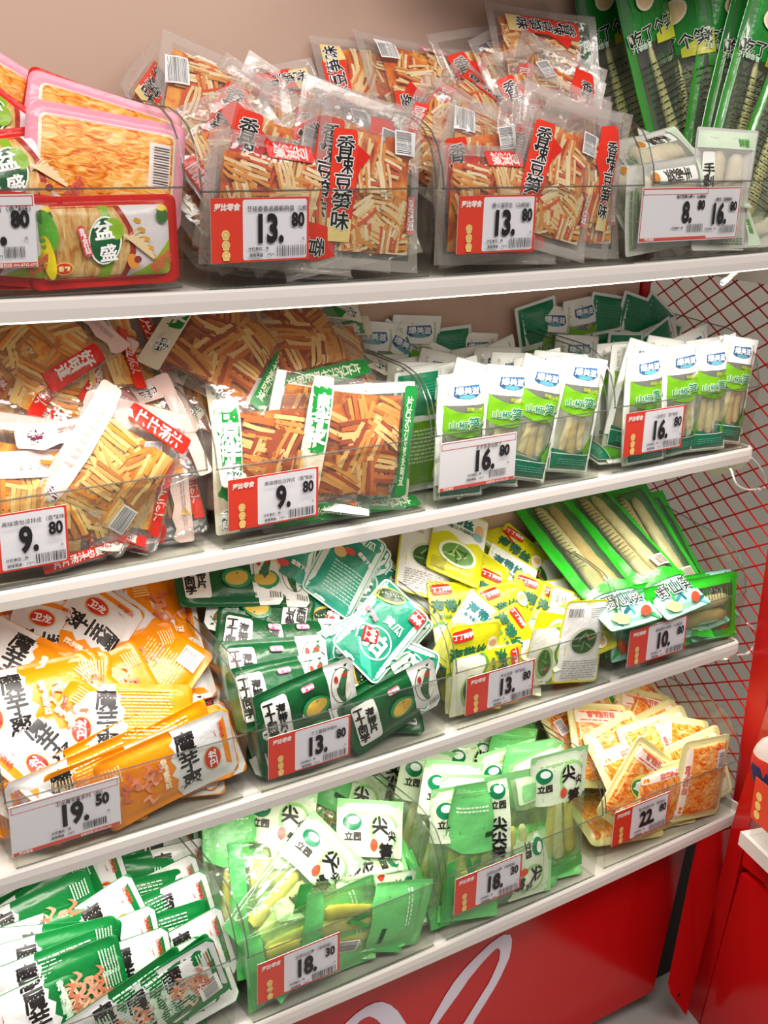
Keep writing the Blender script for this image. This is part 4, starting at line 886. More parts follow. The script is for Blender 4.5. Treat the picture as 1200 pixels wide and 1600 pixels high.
T_(2, 2, [(736, 1055), (839, 1032), (721, 1119), (828, 1089)], 'red', '海白豆腐（香辣味）', '13.', '80', 'red and white 13.80 price tag below the yellow packs')
T_(2, 3, [(990, 982), (1078, 962), (975, 1042), (1065, 1018)], 'red', '香菜香牛肉卷（山椒味）', '10.', '80', 'red and white 10.80 price tag')
T_(3, 1, [(403, 1504), (531, 1460), (402, 1569), (529, 1517)], 'red', '立园尖尖笋（泡椒味）', '18.', '30', 'red and white 18.30 price tag, left of the two on the bottom shelf')
T_(3, 2, [(711, 1375), (816, 1333), (710, 1434), (813, 1383)], 'red', '立园尖尖笋（泡椒味）', '18.', '30', 'red and white 18.30 price tag below the standing bamboo bags')
T_(3, 3, [(963, 1268), (1050, 1237), (954, 1324), (1037, 1290)], 'red', '鑫大妈金针菇（香辣味）', '22.', '80', 'red and white 22.80 price tag')
# ------------------------------------------------------------------ the packs in the bins
KW = dict(A=('mushroom_tray', 'red-edged mushroom tray pack', 155, 98), A2=('mushroom_tray', 'pink-edged mushroom tray pack', 155, 98), B=('strip_bag', 'clear bean strip bag', 98, 132),
          C=('bamboo_bag', 'white bamboo bag', 92, 128), C2=('tall_pouch', 'tall green bamboo pouch', 82, 262), D=('bean_skin_bag', 'red-labelled skin bag', 104, 130),
          E=('bean_skin_bag', 'green-labelled skin bag', 116, 124), F=('bamboo_tips_bag', 'bamboo tips bag', 70, 172), F2=('bamboo_tips_bag', 'green-backed bamboo bag', 70, 172),
          G=('konjac_pouch', 'orange konjac pouch', 140, 74), G2=('konjac_pouch', 'mirrored orange konjac pouch', 140, 74), K=('konjac_pouch', 'green konjac pouch', 140, 74), K2=('konjac_pouch', 'mirrored green konjac pouch', 140, 74),
          H=('kelp_pouch', 'dark green kelp pouch', 142, 80), H3=('kelp_pouch', 'pale-backed kelp pouch', 142, 80), H2=('cucumber_pack', 'teal cucumber pack', 80, 128), H4=('cucumber_pack', 'reversed cucumber pack', 80, 128),
          I=('kelp_shred_pack', 'yellow kelp pack', 84, 118), I2=('kelp_shred_pack', 'white-backed kelp pack', 84, 118), I3=('kelp_shred_pack', 'teal-lettered kelp pack', 84, 118), J=('long_pouch', 'long green bamboo pouch', 88, 226),
          L=('bamboo_bag', 'pale green bamboo bag', 76, 146), L2=('bamboo_bag', 'green-headed bamboo bag', 76, 146), M=('mushroom_pack', 'yellow-edged mushroom pack', 88, 104))
ORD = ['first', 'second', 'third', 'fourth', 'fifth', 'sixth', 'seventh', 'eighth', 'ninth', 'tenth', 'eleventh', 'twelfth', 'thirteenth', 'fourteenth', 'fifteenth', 'sixteenth']
ROWL = dict(b='at the back', m='in the middle of the heap', f='at the front of the heap', p='against the front panel', t='lying on top', u='buried low')
PLACED = []; cnt = {}
def put(k, i, kind, u, v, a=0, row='m', lean=None, y=None, anc='c', yw=0, lift=0, var=None):
    """u, v: where the pack's middle (or top edge, anc='t') is; a: turn clockwise from upright; lean: degrees back from vertical; y: depth behind the bin front"""
    B = BINS[k, i]; cfg = HEAP[k, i]; nm, ds, w, h = KW[kind]; sc_ = SCALE.get(kind, (1, 1)); w *= MM*sc_[0]; h *= MM*sc_[1]
    if lean is None: lean = 4 if row == 'p' else cfg[1]+R.uniform(-5, 5)
    if row != 'p': yw += R.uniform(-4, 4)
    la = math.radians(lean); n = Vector((0, -math.cos(la), math.sin(la))); n = Matrix.Rotation(math.radians(yw), 3, 'Z') @ n
    if row == 'p' and y is None: y = .013
    if y is not None: p = at_y(u, v, B['yf']+y)
    else:
        s = cfg[0]; hn = Vector((0, -s, 1)); p = on_plane(u, v, (0, B['yf'], B['z']+B['H']*.95), hn)
        if p.y < B['yf']+.016 or p.y > B['yf']+.3: p = at_y(u, v, B['yf']+.016)
        if p.y > B['yf']+.175: p = at_y(u, v, B['yf']+.175)
    ar = math.radians(a)
    q = on_plane(u+math.sin(ar)*12, v-math.cos(ar)*12, p, n); upv = (q-p).normalized()
    rt = upv.cross(n).normalized()
    c = p-upv*h/2 if anc == 't' else p
    c = c+n*lift
    # keep its lower edge behind the front panel, its upper edge before the back
    r = ray(*proj(c))
    for _ in range(3):
        cs = [c+upv*sy*h/2+rt*sx*w/2 for sx in (-1, 1) for sy in (-1, 1)]
        low = [q_ for q_ in cs if q_.z < B['z']+B['H']+.004]; 
        mn = min(min([q_.y for q_ in low], default=9), min(q_.y for q_ in cs)+.016); mx = max(q_.y for q_ in cs)
        xa, xb = min(q_.x for q_ in cs), max(q_.x for q_ in cs); sl = {'b': .034, 'm': .020, 'f': .014, 'p': .0, 'u': .006}.get(row, .015)+(.05 if (k, i) == (0, 2) and row in 'bm' else 0); lo_, hi_ = B['x0']+.004-sl, B['x1']-.004+sl
        if k != 0 or i != 3:
            if True:
                if xb-xa > hi_-lo_: c.x += (lo_+hi_-xa-xb)/2
                elif xb > hi_: c.x -= xb-hi_
                elif xa < lo_: c.x += lo_-xa
        if mn < B['yf']+.009: c = c+r*((B['yf']+.009-mn)/r.y)
        elif mx > YB-.006 : c = c-r*min((mx-YB+.006)/r.y, .03)
        zmin = min(q_.z for q_ in cs)
        if zmin < B['z']+.003: c.z += B['z']+.003-zmin
    M = Matrix.Identity(4)
    for j in range(3): M[j][0] = rt[j]; M[j][1] = upv[j]; M[j][2] = n[j]; M[j][3] = c[j]
    vs = variants(kind); key = kind; cnt[key] = cnt.get(key, 0)+1
    me, ch = vs[(cnt[key]+ (R.random() < .3)) % len(vs) if var is None else var]
    o = link(nm, me); o.matrix_world = M
    for cn, cm in ch: x = link(cn, cm, o); x['kind'] = 'stuff' if 'strips' in cn else 'part'; 
    for x in o.children:
        if x.get('kind') == 'part': del x['kind']
    PLACED.append((o, k, i, kind, row, u, a % 360)); return o
# (slope of the heap, usual lean of its packs)
HEAP = {(0, 0): (.5, 20), (0, 1): (.5, 38), (0, 2): (.85, 40), (0, 3): (.5, 35), (1, 0): (.38, 45), (1, 1): (.38, 45), (1, 2): (.4, 8), (1, 3): (.4, 8),
        (2, 0): (.38, 45), (2, 1): (.38, 42), (2, 2): (.42, 42), (2, 3): (.5, 55), (3, 0): (.4, 25), (3, 1): (.36, 42), (3, 2): (.4, 12), (3, 3): (.38, 38)}
def many(k, i, L):
    for e in L:
        kw = dict(e[-1]) if isinstance(e[-1], dict) else {}; e = e[:-1] if isinstance(e[-1], dict) else e
        put(k, i, *e, **kw)
Y = lambda y, **k: dict(y=y, **k)
many(0, 0, [('A2', 60, 205, 26, 'b', Y(.10, lean=22, var=0)), ('A', 235, 205, 10, 'b', Y(.085, lean=25)), ('A2', 200, 222, 7, 'b', Y(.065, lean=22, var=0)), ('A', -20, 200, 35, 'b', Y(.06, lean=25)),
            ('A', 20, 275, -14, 'm', Y(.036, lean=15)), ('A2', 165, 262, 3, 'm', Y(.03, lean=10, var=0)), ('A', 176, 385, -4, 'p', Y(.012, lean=3)), ('A', -30, 395, 2, 'p', Y(.013, lean=3))])
many(0, 1, [('B', 252, 190, 25, 'b', Y(.16, lean=20, yw=55)), ('B', 325, 190, 190, 'b', Y(.13, lean=25, var=2)), ('B', 450, 215, -20, 'b', Y(.15, lean=25, var=2)), ('B', 560, 215, -60, 'b', Y(.15, lean=30, var=0)), ('B', 390, 225, 25, 'b', Y(.11, lean=35, var=1)),
            ('B', 375, 270, -35, 'm', Y(.06, lean=35, var=0)), ('B', 468, 262, 15, 'm', Y(.08, lean=30, var=0)), ('B', 600, 262, 8, 'm', Y(.06, lean=22, var=0)), ('B', 530, 250, -12, 'm', Y(.085, lean=28, var=1)), ('B', 330, 300, 60, 'm', Y(.07, lean=30)),
            ('B', 545, 340, 10, 'p', Y(.022, var=1)), ('B', 622, 330, 4, 'p', Y(.015, var=1)), ('B', 600, 410, 78, 'p', Y(.03, lean=20)), ('B', 395, 400, 95, 'p', Y(.02)), ('B', 360, 330, 12, 'p', Y(.03)), ('B', 460, 400, 60, 'p', Y(.035))])
many(0, 2, [('B', 660, 135, -78, 'b', Y(.17, lean=35, var=1)), ('B', 855, 90, 100, 'b', Y(.17, lean=25, var=1)), ('B', 905, 105, 60, 'b', Y(.175, lean=25, var=2)), ('B', 600, 140, -85, 'b', Y(.18, lean=35, var=2)), ('B', 770, 140, -30, 'b', Y(.16, lean=35, var=1)),
            ('B', 735, 195, 40, 'm', Y(.11, lean=35, var=2)), ('B', 845, 175, -28, 'm', Y(.12, lean=30, var=1)), ('B', 905, 165, 10, 'm', Y(.13, lean=30, var=0)), ('B', 945, 195, 8, 'm', Y(.13, lean=25, var=0)), ('B', 880, 220, 5, 'm', Y(.09, lean=30, var=0)), ('B', 700, 235, 25, 'm', Y(.08, lean=35, var=0)), ('B', 800, 235, -10, 'm', Y(.09, lean=35, var=0)),
            ('B', 760, 262, 195, 'f', Y(.05, lean=30, var=2)), ('B', 925, 255, 6, 'f', Y(.06, lean=20, var=0)), ('B', 960, 250, 3, 'f', Y(.08, lean=15, var=0)), ('B', 840, 290, 0, 'f', Y(.04, lean=22, var=1)),
            ('B', 900, 310, 8, 'p', Y(.024, var=0)), ('B', 945, 350, 4, 'p', Y(.03)), ('B', 860, 365, 12, 'p', Y(.016, var=1)), ('B', 760, 380, 90, 'p', Y(.02, var=0)), ('B', 712, 340, -4, 'p', Y(.03, var=1)), ('B', 900, 400, 175, 'p', Y(.035, var=0))])
many(0, 3, [('C2', 960, 118, -10, 'b', Y(.19, lean=6, var=0)), ('C2', 1028, 118, -13, 'b', Y(.15, lean=10)), ('C2', 1070, 140, -6, 'b', Y(.175, lean=5, yw=-62)), ('C2', 1096, 150, 2, 'b', Y(.17, lean=5, yw=-64)),
            ('C2', 1127, 130, 9, 'm', Y(.12, lean=8, yw=-10)), ('C2', 1150, 150, 13, 'm', Y(.10, lean=8, yw=-8)), ('C2', 1172, 150, 15, 'm', Y(.075, lean=8, yw=-6)), ('C2', 1205, 240, 20, 'm', Y(.05, lean=8)),
            ('C', 1040, 262, 72, 'f', Y(.05, lean=45)), ('C', 1080, 270, 105, 'f', Y(.045, lean=50)), ('C', 1010, 300, 60, 'f', Y(.035, lean=30)), ('C', 1040, 340, 80, 'p'), ('C', 1120, 345, 5, 'p'), ('C', 1100, 385, 90, 'p', Y(.03, lean=30)), ('C', 1185, 385, 80, 'p', Y(.03, lean=50))])
many(1, 0, [('D', 60, 535, 60, 'b', var_ := dict(y=.15, lean=45, var=0)), ('D', 125, 545, -15, 'b', Y(.14, lean=45, var=1)), ('D', 175, 525, 80, 'b', Y(.16, lean=40, var=2)), ('D', 10, 560, 30, 'b', Y(.13, lean=45, var=1)), ('D', 90, 570, 35, 'b', Y(.12, lean=45, var=0)),
            ('D', 35, 620, -25, 'm', Y(.09, lean=40, var=2)), ('D', 130, 610, 20, 'm', Y(.10, lean=42, var=1)), ('D', 212, 612, 86, 'm', Y(.085, lean=42, var=0)), ('D', 20, 670, 0, 'm', Y(.06, lean=38, var=0)), ('D', 95, 660, 40, 'm', Y(.075, lean=40, var=1)), ('D', 165, 670, -30, 'm', Y(.06, lean=40, var=2)), ('D', 235, 690, 70, 'm', Y(.045, lean=35, var=1)),
            ('D', 60, 735, 215, 'f', Y(.035, lean=30, var=2)), ('D', 140, 740, 20, 'f', Y(.03, lean=30, var=1)), ('D', 225, 735, 15, 'f', Y(.03, lean=25, var=0)),
            ('D', 215, 800, 32, 'p', Y(.014, var=2)), ('D', 285, 790, 15, 'p', Y(.024, var=1)), ('D', 135, 820, -10, 'p', Y(.02, var=0)), ('D', 60, 850, 85, 'p', Y(.02, var=2)), ('D', 240, 845, 80, 'p', Y(.035, var=0)), ('D', 0, 830, 10, 'p', Y(.03)), ('D', 275, 730, -10, 'f', Y(.05, lean=20, var=1))])
many(1, 1, [('E', 345, 545, 30, 'b', Y(.16, lean=45, var=1)), ('E', 300, 600, 25, 'b', Y(.12, lean=40, var=0)), ('E', 455, 530, 75, 'b', Y(.17, lean=50, var=1)), ('E', 530, 545, -15, 'b', Y(.16, lean=45, var=2)), ('E', 435, 570, 100, 'b', Y(.13, lean=55, var=0)),
            ('E', 390, 610, 80, 'm', Y(.10, lean=50, var=1)), ('E', 480, 600, 95, 'm', Y(.10, lean=50, var=2)), ('E', 600, 580, 85, 'm', Y(.12, lean=30, var=1)), ('E', 555, 600, 5, 'm', Y(.09, lean=50, var=2)), ('E', 345, 650, 30, 'm', Y(.07, lean=35, var=1)), ('E', 495, 660, 20, 'm', Y(.06, lean=42, var=2)),
            ('E', 425, 668, -8, 'f', Y(.035, lean=32, var=0)), ('E', 590, 630, 172, 'f', Y(.04, lean=50, var=2)),
            ('E', 585, 735, 8, 'p', Y(.014, var=1)), ('E', 610, 800, 182, 'p', Y(.028, var=2)), ('E', 480, 820, 80, 'p', Y(.03, lean=20, var=1)), ('E', 390, 790, 0, 'p', Y(.024, var=0)), ('E', 500, 760, 95, 'p', Y(.03, var=2))])
F1 = [(565, 505, 4, .18), (585, 540, -5, .165), (650, 494, 3, .18), (618, 520, 25, .165), (700, 512, -2, .175), (742, 520, 4, .17), (600, 575, 2, .14), (655, 545, 35, .15), (695, 545, 20, .145), (735, 550, -3, .14), (765, 560, -14, .13), (640, 575, -3, .12), (690, 578, 10, .115), (775, 560, 3, .12), (630, 600, 4, .09)]
many(1, 2, [('F2' if j in (1, 4, 7) else 'F', u, v, a, 'b' if y > .13 else 'm', dict(y=y, anc='t', lean=6)) for j, (u, v, a, y) in enumerate(F1)])
many(1, 2, [('F', u, v, a, 'f', dict(y=y, anc='t', lean=l)) for u, v, a, y, l in ((668, 592, -2, .08, 6), (705, 580, -8, .07, 6), (748, 588, 12, .05, 8), (800, 562, 6, .08, 4), (835, 572, -5, .065, 4), (868, 555, 8, .06, 4), (905, 555, 3, .05, 4), (715, 612, -9, .03, 10), (850, 612, 14, .03, 10), (915, 572, 10, .022, 4))])
many(1, 2, [('F', 700, 740, 3, 'p', Y(.013)), ('F', 780, 720, 8, 'p', Y(.018)), ('F', 830, 700, 12, 'p', Y(.014)), ('F2', 650, 690, 0, 'm', Y(.06))])
F3 = [(820, 475, -10, .19), (862, 480, 5, .185), (905, 468, -4, .19), (950, 462, 6, .19), (1000, 465, 12, .185), (1035, 475, 24, .175), (870, 500, 8, .16), (905, 505, -12, .155), (945, 490, 3, .17), (980, 500, 18, .16), (1010, 510, 22, .15), (1040, 505, 10, .155), (900, 525, 4, .13), (940, 520, -4, .14), (975, 530, 3, .12), (1060, 515, -10, .14), (1100, 518, -14, .13)]
many(1, 3, [('F' if j in (1, 2, 6, 12, 15) else 'F2', u, v, a, 'b' if y > .15 else 'm', dict(y=y, anc='t', lean=8)) for j, (u, v, a, y) in enumerate(F3)])
many(1, 3, [('F', u, v, a, 'f', dict(y=y, anc='t', lean=5)) for u, v, a, y in ((985, 545, 4, .06), (1010, 552, 14, .045), (1040, 530, 10, .06), (1060, 545, 2, .035), (1095, 540, 2, .05), (1120, 545, -3, .03), (1165, 530, 8, .03), (1190, 545, 10, .022), (960, 560, 2, .08), (1140, 520, -6, .08))])
many(1, 3, [('F', 1005, 640, 2, 'p', Y(.013)), ('F', 1060, 640, 2, 'p', Y(.018)), ('F', 1105, 630, 5, 'p', Y(.014))])
many(2, 0, [('G', 60, 1035, 104, 'b', Y(.12, lean=45, var=2)), ('G', 20, 1050, 75, 'b', Y(.125, lean=45, var=0)), ('G', 125, 1010, 122, 'b', Y(.15, lean=45, var=0)), ('G', 172, 1015, 128, 'b', Y(.14, lean=45, var=2)), ('G2', 235, 990, -10, 'b', Y(.17, lean=45)), ('G', 262, 1000, 262, 'b', Y(.13, lean=42, var=0)), ('G2', 100, 1035, -30, 'b', Y(.12, lean=45, var=0)),
            ('G', 20, 1055, 30, 'm', Y(.10, lean=45, var=2)), ('G2', 130, 1055, 150, 'm', Y(.105, lean=45, var=1)), ('G', 190, 1050, -22, 'm', Y(.10, lean=45, var=0)), ('G', 245, 1045, 70, 'm', Y(.11, lean=42, var=2)), ('G2', 330, 1075, 65, 'm', Y(.09, lean=38, var=0)), ('G2', 285, 1090, 8, 'm', Y(.085, lean=42, var=1)), ('G', 25, 1085, 0, 'm', Y(.085, lean=45, var=0)), ('G', 230, 1075, -55, 'm', Y(.085, lean=42, var=1)), ('G', 20, 1105, -15, 'm', Y(.07, lean=40, var=2)), ('G2', 325, 1125, 20, 'm', Y(.06, lean=38, var=1)), ('G', 140, 1100, -30, 'm', Y(.07, lean=42, var=0)),
            ('G', 80, 1140, -48, 'f', Y(.045, lean=38, var=2)), ('G', 195, 1128, -2, 'f', Y(.04, lean=38, var=1)), ('G2', 310, 1175, -18, 'f', Y(.03, lean=30, var=1)), ('G', 185, 1190, -28, 'f', Y(.03, lean=35, var=0)), ('G', 250, 1180, -12, 'f', Y(.032, lean=35, var=2)), ('G', 40, 1215, -60, 'f', Y(.025, lean=25, var=0)),
            ('G2', 305, 1230, -14, 'p', Y(.013, var=0)), ('G2', 190, 1262, -10, 'p', Y(.018, var=1)), ('G', 240, 1300, -18, 'p', Y(.025, var=1)), ('G', 60, 1310, -15, 'p', Y(.022, var=1)), ('G', 110, 1330, -20, 'p', Y(.03, var=1))])
many(2, 1, [('H', 355, 905, -10, 'b', Y(.18, lean=45)), ('H', 400, 905, -6, 'b', Y(.17, lean=45)), ('H4', 440, 905, 10, 'b', Y(.17, lean=35)), ('H2', 505, 905, 200, 'b', Y(.15, lean=35)), ('H2', 570, 890, -150, 'b', Y(.16, lean=35)), ('H4', 600, 885, 40, 'b', Y(.16, lean=38)), ('H2', 615, 895, 50, 'b', Y(.14, lean=38)), ('H4', 540, 885, 28, 'b', Y(.17, lean=38)), ('H2', 640, 910, 215, 'b', Y(.13, lean=42)),
            ('H', 405, 962, 188, 'm', Y(.12, lean=45)), ('H', 470, 955, 15, 'm', Y(.13, lean=45)), ('H2', 625, 945, -100, 'm', Y(.11, lean=42)), ('H', 470, 1010, -8, 'm', Y(.085, lean=42)), ('H2', 595, 985, 40, 'm', Y(.055, lean=40, var=0)), ('H2', 668, 975, 222, 'm', Y(.06, lean=40, var=0)), ('H2', 560, 1010, 62, 'm', Y(.07, lean=40, var=1)), ('H', 430, 1045, -8, 'm', Y(.06, lean=38)), ('H4', 700, 1000, 15, 'm', Y(.075, lean=40)), ('H2', 560, 935, 200, 'm', Y(.12, lean=42)),
            ('H', 440, 1080, -14, 'f', Y(.035, lean=35)), ('H3', 480, 1100, -22, 'f', Y(.024, lean=32)), ('H2', 660, 1010, -48, 'f', Y(.035, lean=34, var=0)), ('H2', 640, 1035, -68, 'f', Y(.018, lean=26, var=0)),
            ('H', 628, 1140, -14, 'p', Y(.013, var=0, lean=2)), ('H', 420, 1010, 5, 'm', Y(.09, lean=42)), ('H', 400, 1120, -12, 'p', Y(.02)), ('H3', 560, 1150, -14, 'p', Y(.03)), ('H', 480, 1180, -15, 'p', Y(.018)), ('H', 450, 1150, -12, 'p', Y(.024)), ('H', 590, 1165, -16, 'p', Y(.025, var=1))])
many(2, 2, [('I2', 665, 875, 5, 'b', Y(.16, lean=45)), ('I3', 715, 850, 10, 'b', Y(.18, lean=45)), ('I', 770, 870, 75, 'b', Y(.165, lean=45, var=1)), ('I', 800, 885, 30, 'b', Y(.15, lean=40)), ('I2', 880, 900, -55, 'b', Y(.15, lean=30)), ('I', 700, 890, -10, 'b', Y(.14, lean=42, var=1)), ('I2', 830, 900, 60, 'b', Y(.13, lean=40)),
            ('I3', 690, 905, 200, 'm', Y(.12, lean=42)), ('I', 738, 915, 25, 'm', Y(.11, lean=42, var=0)), ('I3', 790, 920, 15, 'm', Y(.105, lean=42)), ('I2', 905, 935, 50, 'm', Y(.11, lean=38)), ('I2', 865, 950, 80, 'm', Y(.08, lean=38)), ('I', 770, 955, 20, 'm', Y(.08, lean=40, var=0)), ('I', 830, 965, 15, 'm', Y(.065, lean=38)), ('I2', 935, 960, 12, 'm', Y(.075, lean=35)), ('I', 715, 975, -8, 'm', Y(.07, lean=40, var=0)), ('I', 800, 975, -20, 'm', Y(.06, lean=40, var=0)),
            ('I3', 740, 1000, 30, 'f', Y(.045, lean=35)), ('I', 780, 1010, 60, 'f', Y(.03, lean=32, var=0)), ('I', 865, 985, 22, 'f', Y(.04, lean=35, var=0)), ('I', 905, 985, 68, 'f', Y(.028, lean=32, var=0)), ('I2', 945, 985, 8, 'f', Y(.04, lean=25)),
            ('I', 870, 1045, 85, 'p', Y(.018, var=0)), ('I2', 920, 1030, 10, 'p', Y(.013)), ('I', 755, 1120, 75, 'p', Y(.02, var=0)), ('I2', 790, 1090, 75, 'p', Y(.025)), ('I', 725, 1085, 5, 'p', Y(.03, var=0)), ('I', 900, 1085, 95, 'p', Y(.03))])
many(2, 3, [('J', 900, 880, -38, 'b', Y(.11, lean=62, var=0)), ('J', 985, 860, -42, 'b', Y(.12, lean=60, var=1)), ('J', 1010, 880, -36, 'm', Y(.11, lean=60, var=1)), ('J', 1060, 870, -38, 'm', Y(.11, lean=55, var=0)), ('J', 1085, 860, -32, 'm', Y(.12, lean=48, var=1)), ('J', 940, 915, -36, 'f', Y(.095, lean=60, var=0)), ('J', 1110, 910, -28, 'f', Y(.09, lean=48, var=0)),
            ('J', 1090, 965, 78, 'p', Y(.02, lean=8, var=0)), ('J', 1030, 1010, 258, 'p', Y(.03, lean=8, var=1))])
K_ = [('K', 60, 1330, 12, .17, 0), ('K2', 180, 1340, -8, .17, 0), ('K2', 225, 1350, -6, .15, 0), ('K', 30, 1370, -35, .15, 0), ('K', 90, 1385, -30, .13, 0), ('K2', 230, 1385, -8, .125, 0), ('K', 165, 1400, 4, .12, 0), ('K2', 260, 1415, -16, .10, 1), ('K', 60, 1440, -28, .10, 0), ('K', 190, 1435, -4, .095, 1), ('K', 30, 1465, -20, .085, 0), ('K2', 275, 1440, -18, .08, 0), ('K', 210, 1465, -14, .075, 1), ('K2', 130, 1475, -28, .07, 0), ('K', 75, 1505, 4, .06, 0), ('K', 230, 1490, -8, .06, 1), ('K2', 240, 1520, -12, .05, 0), ('K', 40, 1530, -6, .05, 0), ('K', 60, 1550, -12, .04, 1), ('K2', 165, 1540, -12, .04, 0), ('K2', 120, 1575, -18, .032, 1), ('K', 60, 1590, -16, .025, 0), ('K', 90, 1480, -10, .072, 0), ('K', 55, 1570, -14, .033, 0), ('K', 100, 1620, -18, .018, 0), ('K', 30, 1620, -16, .022, 0), ('K2', 150, 1510, -14, .055, 0), ('K2', 100, 1415, -20, .115, 0), ('K2', 230, 1565, -20, .026, 0), ('K2', 275, 1555, -18, .02, 1), ('K', 170, 1605, -20, .018, 1)]
many(3, 0, [(kd, u, v, a, 'b' if y > .11 else 'm' if y > .055 else 'f', dict(y=y, lean=22, var=vr)) for kd, u, v, a, y, vr in K_])
many(3, 0, [('K', 310, 1590, -24, 'p', Y(.012, var=0)), ('K2', 300, 1545, -22, 'p', Y(.012, var=0)), ('K2', 300, 1500, -16, 'm', Y(.04, lean=15, var=1)), ('K', 320, 1640, -24, 'p', Y(.012, var=1)), ('K', 200, 1640, -24, 'p', Y(.014, var=1))])
many(3, 1, [('L2', 370, 1280, 60, 'b', Y(.17, lean=50)), ('L', 330, 1300, 30, 'b', Y(.16, lean=45)), ('L', 435, 1285, 5, 'b', Y(.13, lean=38, var=0)), ('L2', 500, 1265, 20, 'b', Y(.17, lean=45)), ('L2', 550, 1260, 60, 'b', Y(.17, lean=42)), ('L2', 590, 1265, 20, 'b', Y(.16, lean=42)), ('L', 515, 1300, 35, 'b', Y(.14, lean=42, var=1)), ('L', 560, 1300, 12, 'b', Y(.13, lean=38, var=0)),
            ('L2', 360, 1360, -4, 'm', Y(.10, lean=38)), ('L', 430, 1350, 5, 'm', Y(.09, lean=40)), ('L', 605, 1315, 68, 'm', Y(.11, lean=42, var=1)), ('L', 605, 1350, 72, 'm', Y(.09, lean=38, var=1)), ('L2', 535, 1350, 60, 'm', Y(.08, lean=45)), ('L', 470, 1370, 85, 'm', Y(.07, lean=42)), ('L', 600, 1385, 70, 'm', Y(.06, lean=45)), ('L', 545, 1395, 75, 'm', Y(.05, lean=45, var=1)),
            ('L', 420, 1410, 38, 'f', Y(.05, lean=35, var=0)), ('L2', 425, 1450, 40, 'f', Y(.03, lean=32)), ('L', 475, 1445, 78, 'f', Y(.024, lean=32, var=1)), ('L', 590, 1415, 245, 'f', Y(.03, lean=38, var=0)), ('L', 650, 1400, 0, 'f', Y(.05, lean=35, var=0)),
            ('L2', 620, 1455, 80, 'p', Y(.014)), ('L2', 480, 1545, 68, 'p', Y(.018)), ('L2', 430, 1540, 60, 'p', Y(.025)), ('L', 570, 1500, 80, 'p', Y(.03))])
L3 = [(640, 1190, 20, .18, 0), (675, 1180, 12, .18, 2), (700, 1170, 8, .175, 0), (730, 1165, 5, .18, 1), (765, 1160, 8, .17, 1), (800, 1150, 8, .175, 0), (845, 1125, 4, .17, 1), (700, 1200, 10, .14, 0), (735, 1190, 5, .13, 0), (770, 1180, 3, .13, 2), (665, 1225, 12, .13, 0), (800, 1185, 8, .12, 1)]
many(3, 2, [('L2' if j in (3, 4, 6, 11) else 'L', u, v, a, 'b', dict(y=y, anc='t', lean=14)) for j, (u, v, a, y, q) in enumerate(L3)])
many(3, 2, [('L', 690, 1232, 10, 'm', Y(.09, anc='t', lean=12, var=0)), ('L', 785, 1205, -6, 'm', Y(.09, anc='t', lean=12, var=0)), ('L2', 825, 1190, 5, 'm', Y(.08, anc='t', lean=10)), ('L', 720, 1250, 10, 'm', Y(.055, anc='t', lean=10, var=0)), ('L', 830, 1225, -10, 'm', Y(.055, anc='t', lean=8, var=0)),
            ('L2', 748, 1232, 6, 'f', Y(.035, anc='t', lean=10)), ('L', 700, 1260, 2, 'f', Y(.045, anc='t', lean=10, var=0)), ('L', 872, 1172, 2, 'f', Y(.028, anc='t', lean=4, var=0)), ('L', 800, 1250, 4, 'f', Y(.03, anc='t', lean=6)),
            ('L2', 780, 1400, 72, 'p', Y(.02, lean=20)), ('L2', 870, 1370, 78, 'p', Y(.04, lean=60)), ('L', 740, 1430, 70, 'p', Y(.015))])
many(3, 3, [('M', 900, 1120, 80, 'b', Y(.15, lean=50, var=0)), ('M', 955, 1095, 75, 'b', Y(.17, lean=50, var=0)), ('M', 1000, 1090, 30, 'b', Y(.17, lean=45, var=1)), ('M', 1075, 1095, -25, 'b', Y(.17, lean=25, var=2)), ('M', 915, 1145, 60, 'b', Y(.13, lean=45, var=2)), ('M', 985, 1130, 20, 'b', Y(.14, lean=45, var=1)), ('M', 1040, 1090, 15, 'b', Y(.18, lean=45, var=1)),
            ('M', 940, 1165, -8, 'm', Y(.10, lean=40, var=0)), ('M', 1010, 1150, 25, 'm', Y(.12, lean=38, var=2)), ('M', 1050, 1125, 0, 'm', Y(.13, lean=35, var=0)), ('M', 1075, 1145, 62, 'm', Y(.10, lean=38, var=0)), ('M', 1105, 1150, 60, 'm', Y(.085, lean=35, var=1)),
            ('M', 980, 1190, -28, 'f', Y(.065, lean=40, var=1)), ('M', 1025, 1190, -20, 'f', Y(.05, lean=38, var=2)), ('M', 995, 1215, 65, 'f', Y(.035, lean=38, var=1)), ('M', 1100, 1175, 2, 'f', Y(.05, lean=25, var=1)), ('M', 1125, 1190, 65, 'f', Y(.03, lean=22, var=0)),
            ('M', 1095, 1240, 10, 'p', Y(.014, var=1)), ('M', 1030, 1300, 70, 'p', Y(.02)), ('M', 985, 1310, 30, 'p', Y(.03))])

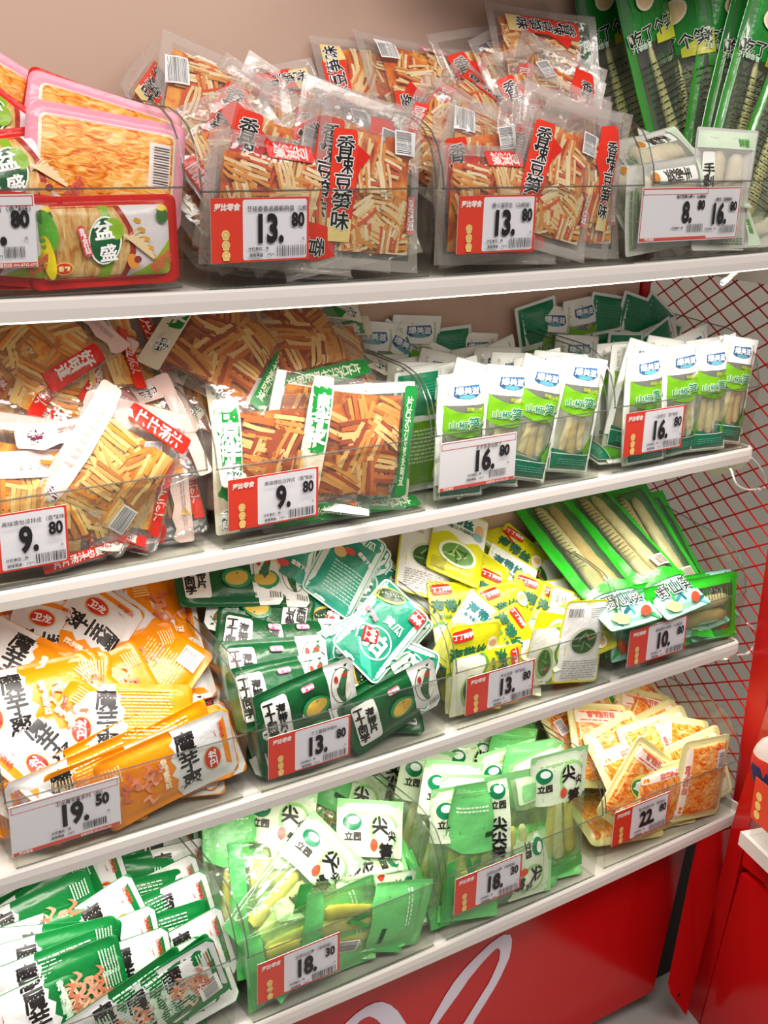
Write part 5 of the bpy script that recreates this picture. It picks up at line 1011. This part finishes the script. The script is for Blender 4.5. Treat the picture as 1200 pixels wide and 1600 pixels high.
# packs lying low in each bin, seen through the front panel under the others
FIL = {(0, 0): 'AA', (0, 1): 'BBB', (0, 2): 'BBB', (0, 3): 'CC', (1, 0): 'DDD', (1, 1): 'EEE', (1, 2): 'FF', (1, 3): 'FF', (2, 0): 'GGG', (2, 1): 'HHH', (2, 2): 'III', (2, 3): 'J', (3, 0): 'KKK', (3, 1): 'LLL', (3, 2): 'LL', (3, 3): 'MMM'}
for (k, i), ks in FIL.items():
    B = BINS[k, i]
    for j, kd in enumerate(ks):
        x = B['x0']+(B['x1']-B['x0'])*(j+.5)/len(ks); u, v = proj((x, B['yf']+.05, B['z']+.012))
        put(k, i, kd, u, v, R.choice((0, 90, 80, 100, 170)), 'u', y=.05, lean=74)
# descriptions: what it is, how it lies, and which one it is from the left
def pose(a, kind):
    a = (a+180) % 360-180
    if kind in ('A', 'A2', 'G', 'G2', 'K', 'K2', 'H', 'H3'):
        if abs(a) < 12: return 'level'
        if abs(a) > 150: return 'upside down'
        if abs(abs(a)-90) < 25: return 'on end'
        return 'rising right' if (a < 0 and a > -90) or a > 90 else 'sloping right'
    if abs(a) < 12: return 'upright'
    if abs(a) > 150: return 'upside down'
    if abs(abs(a)-90) < 25: return 'sideways'
    return 'tilted right' if a > 0 else 'tilted left'
from collections import defaultdict
grp = defaultdict(list)
for e in PLACED: grp[e[1], e[2], e[4], e[3]].append(e)
SHORT = [['tray bin', 'left strip bin', 'tallest strip heap', 'double-tag bin'], ['left 9.80 bin', 'right 9.80 bin', 'left 16.80 bin', 'right 16.80 bin'],
         ['19.50 bin', 'kelp-cucumber bin', 'yellow pack bin', '10.80 bin'], ['bottom left bin', 'left 18.30 bin', 'right 18.30 bin', '22.80 bin']]
SH2 = dict(b='at back', m='mid-heap', f='near front', p='against panel', t='on top', u='low down')
for (k, i, row, kind), L in grp.items():
    L.sort(key=lambda e: proj(e[0].matrix_world.translation)[0])
    for j, (o, *_r, u, a) in enumerate(L):
        ds = KW[kind][1]; which = '' if len(L) == 1 else ('%s from left ' % ORD[j])
        lb = '%s %s, %s%s of %s' % (ds, pose(a, kind), which, SH2[row], SHORT[k][i])
        tag(o, lb, 'snack pack', '%s of %s' % (ds, SHORT[k][i]))
bpy.context.view_layer.update()
